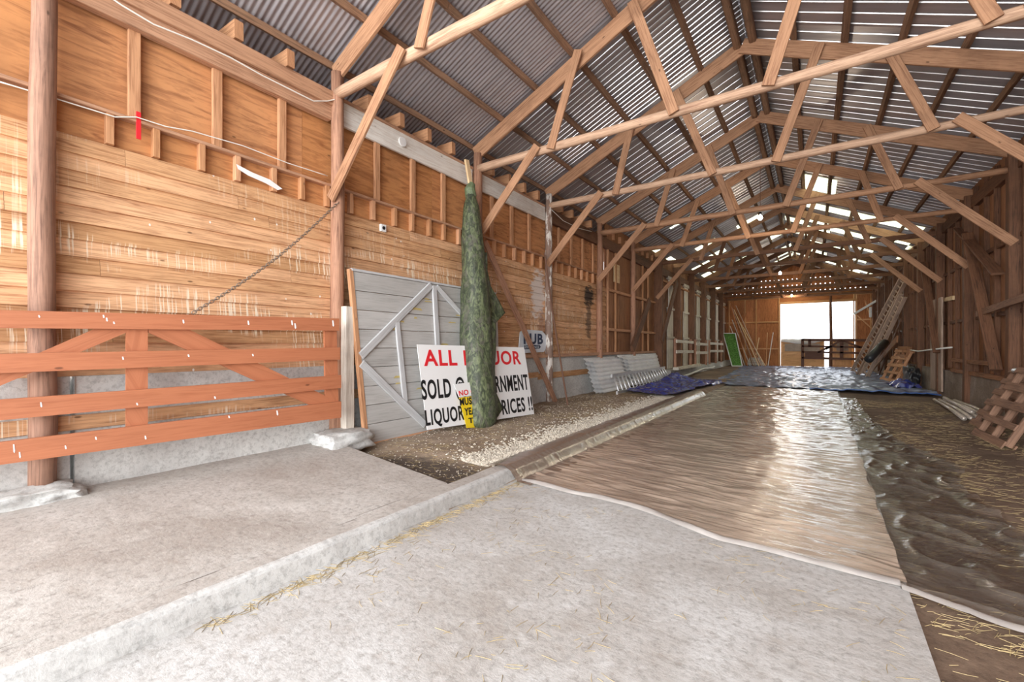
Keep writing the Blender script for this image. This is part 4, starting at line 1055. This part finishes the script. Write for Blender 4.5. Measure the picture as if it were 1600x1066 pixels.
# ================================================================== RIGHT SIDE THINGS
def ladder(name, lab, foot, top, width, n, mat, rw=.05, rh=.12):
    t = thing(name, lab, 'ladder', tuple(foot)); ax = (top-foot).normalized(); sd = ax.cross(Vector((1, 0, .6))).normalized()
    for sg in (-1, 1):
        b = MB(); b.beam(foot+sd*sg*width/2, top+sd*sg*width/2*.7, rw, rh, up=(1, 0, .5)); b.build('side_rail', mat, t)
    for k in range(n):
        f = (k+.6)/n; b = MB(); p = foot.lerp(top, f); w = width/2*(1-.3*f); b.beam(p-sd*w, p+sd*w, .03, .05); b.build('rung', mat, t)
    return t
F1 = at(1345, 582, z=.08); T1_ = at(1413, 448, x=XR-.32)
F1 = Vector((1.55, 27.0, .08)); 
F1 = at(1344, 580, y=27.5); F1.z = .1
ladder('wooden_ladder', 'long grey wooden ladder leaning against the right wall, outermost', at(1335, 584, z=.1), at(1411, 438, x=XR-.25), .42, 22, 'oldboard', .06, .16)
ladder('wooden_ladder', 'second weathered wooden ladder leaning beside the long one', at(1351, 587, z=.1), at(1411, 462, x=XR-.28), .40, 18, 'oldboard', .06, .16)
for k, (A, B, m_, lab) in enumerate((((1343, 585), (1402, 470), 'oldboard', 'wide weathered plank between the leaning ladders'), ((1360, 583), (1404, 492), 'post', 'reddish plank leaning right of the ladders'), ((1374, 584), (1408, 500), 'darkpost', 'dark plank leaning farthest right of the ladders'), ((1340, 560), (1370, 505), 'oldboard', 'short grey board leaning left of the ladders'))):
    b = MB(); b.beam(at(A[0], A[1], z=.1) if k < 3 else at(1336, 578, z=.1)+Vector((0, 1, 0)), at(B[0], B[1], x=XR-.3), .05, (.34, .24, .22, .22)[k], up=(0, 1, 0)); tag(b.build('leaning_plank', m_), lab, 'plank')
b = MB(); p = at(1357, 562, y=23.6); q = at(1383, 535, y=24.8)
b.tube([p, p.lerp(q, .5), q], [.16, .15, .15], 16); tag(b.build('black_pipe', 'black', smooth=True), 'black open pipe leaning across the foot of the ladders', 'pipe')
def pallet(name, lab, o, ex, ey_, w, h, mat, nsl=6, grp=None, seed=0):
    """o corner, ex along slats, ey_ across"""
    t = thing(name, lab, 'pallet', tuple(o), grp); ex = ex.normalized(); ey_ = ey_.normalized(); n = ex.cross(ey_).normalized()
    for k in range(3):
        b = MB(); a = o+ex*(w*(.04+.46*k)); b.beam(a, a+ey_*h, .05, .09, up=tuple(n)); b.build('bearer', mat, t)
    for sgn, cnt in ((1, nsl), (-1, 3)):
        for k in range(cnt):
            f = k/(cnt-1); a = o+ey_*(h*f)+n*.062*sgn; b = MB(); 
            sd_w = .11+R(-.02, .03)
            b.beam(a, a+ex*w, sd_w, .022, up=tuple(n)); b.build('slat', mat, t)
    return t
PA = at(1378, 592, z=.1)
pallet('wooden_pallet', 'reddish wooden pallet leaning on the clutter under the ladders', PA, Vector((.16, -1, 0)), Vector((.42, .1, 1)), 1.7, 1.3, 'stud', 5)
pallet('wooden_pallet', 'dark wooden pallet behind the reddish one on the right', PA+Vector((.30, -.25, 0)), Vector((.08, -1, 0)), Vector((.20, .1, 1)), 1.4, 1.35, 'darkwood', 5)
b = MB(); b.beam(at(1362, 578, z=.15), at(1402, 530, x=XR-.5), .06, .3, up=(0, 1, 0)); tag(b.build('leaning_plank', 'darkwood'), 'broad dark plank in front of the black pipe', 'plank')
b = MB(); b.grid(lambda s, t: Vector((2.3+.75*s, 19.9+2.2*t, .1+.2*math.sin(math.pi*s)*math.sin(math.pi*t)+.12*noise.noise(Vector((s*5, t*5, 2))))), 30, 30)
tag(b.build('blue_tarpaulin', 'blue_tarp', smooth=True), 'bunched blue tarpaulin at the foot of the right wall clutter', 'tarpaulin')
lb = lump((2.85, 21.2, .08), (3.18, 22.6, .75), .3); tag(lb.build('covered_heap', 'black', smooth=True), 'dark plastic covered heap behind the pallets at the right wall', 'heap')
# poles
for k in range(6):
    x0 = 2.5+.13*k; b = MB(); y0 = 12.4+.12*k
    zz = .045 if k < 5 else .13
    b.tube([(x0, y0, zz), (x0+.14, y0+1.9, zz), (x0+.22-.03*k, y0+3.9-.1*k, zz)], .045, 10)
    if k == 5: b = MB(); b.tube([(2.72, 12.9, .135), (2.86, 16.0, .135)], .045, 10)
    tag(b.build('metal_pole', 'pvc', smooth=True), ['leftmost silvery pole of the bundle by the right wall', 'second silvery pole from the left in the bundle', 'third silvery pole from the left in the bundle', 'fourth silvery pole from the left in the bundle', 'silvery pole of the bundle nearest the right wall', 'silvery pole lying on top of the bundle'][k], 'pole', 'silvery poles by the right wall')
# pallets right foreground
pallet('wooden_pallet', 'broken brown pallet leaning on the right wall, farther of the two at the frame edge', Vector((2.62, 12.25, -.0)), Vector((.02, -1, -.0)), Vector((.55, .12, 1)), 1.25, 1.15, 'pallet', 6)
pallet('wooden_pallet', 'broken brown pallet leaning at the right frame edge, nearest the camera', Vector((2.36, 10.85, -.0)), Vector((.02, -1, 0)), Vector((.50, .1, 1)), 1.35, 1.2, 'pallet', 5)
b = MB(); A = at(1586, 579, x=XR-.35); b.tube([A, A+Vector((.05, -1.0, .03))], .05, 10); tag(b.build('metal_pipe', 'galv', smooth=True), 'short shiny pipe resting on top of the pallets at the right edge', 'pipe')
b = MB(); b.tube([at(1400, 545, x=XR-.25), at(1415, 546, x=XR-.25), at(1435, 549, x=XR-.25), at(1450, 547, x=XR-.25), at(1487, 543, x=XR-.25)], .025, 6); tag(b.build('rope', 'wire', smooth=True), 'white rope strung along the right wall above the pallets', 'rope')
p = at(1480, 468, x=XR-.03); b = MB(); b.beam(p+Vector((-.03, -.9, -.03)), p+Vector((-.03, .6, .02)), .05, .12); tag(b.build('patch_board', 'fresh'), 'small bright yellow board on the right wall', 'board')
b = MB(); A = at(1468, 590, x=XR-.1); b.box((XR-.17, A.y-.6, .1), (XR-.12, A.y+.9, 3.0)); tag(b.build('pale_panel', 'oldboard'), 'streaked pale panel standing at the right wall beside the foundation', 'panel')

# ================================================================== BULBS
for k, (u, v) in enumerate(((1188, 340), (1219, 427), (1237, 462))):
    p = at(u, v, x=-1.24); t = thing('light_bulb', ['glowing bare bulb hanging nearest, at the fourth truss', 'glowing bare bulb hanging midway down the barn', 'glowing bare bulb hanging closest to the back doors'][k], 'bulb', tuple(p), 'hanging bulbs')
    b = MB(); b.loft([[p+Vector((math.cos(a*.785)*r, math.sin(a*.785)*r, z)) for a in range(8)] for r, z in ((.012, -.075), (.045, -.055), (.06, -.015), (.05, .025), (.028, .06), (.024, .08))]); part(b.build('glass', 'bulb', t, smooth=True), 'glowing glass')
    b = MB(); b.tube([p+Vector((0, 0, .08)), p+Vector((0, 0, .16))], .03, 8); b.build('socket', 'ink', t)
    b = MB(); b.tube([p+Vector((0, 0, .16)), (p.x, p.y, rz(XC)-.28)], .008, 5); b.build('cord', 'rust', t)
    d = bpy.data.lights.new('bulb_light', 'POINT'); d.energy = 45; d.color = (1, .82, .6); d.shadow_soft_size = .06
    o = bpy.data.objects.new('bulb_light', d); COL.objects.link(o); o.location = p+Vector((0, 0, -.14))
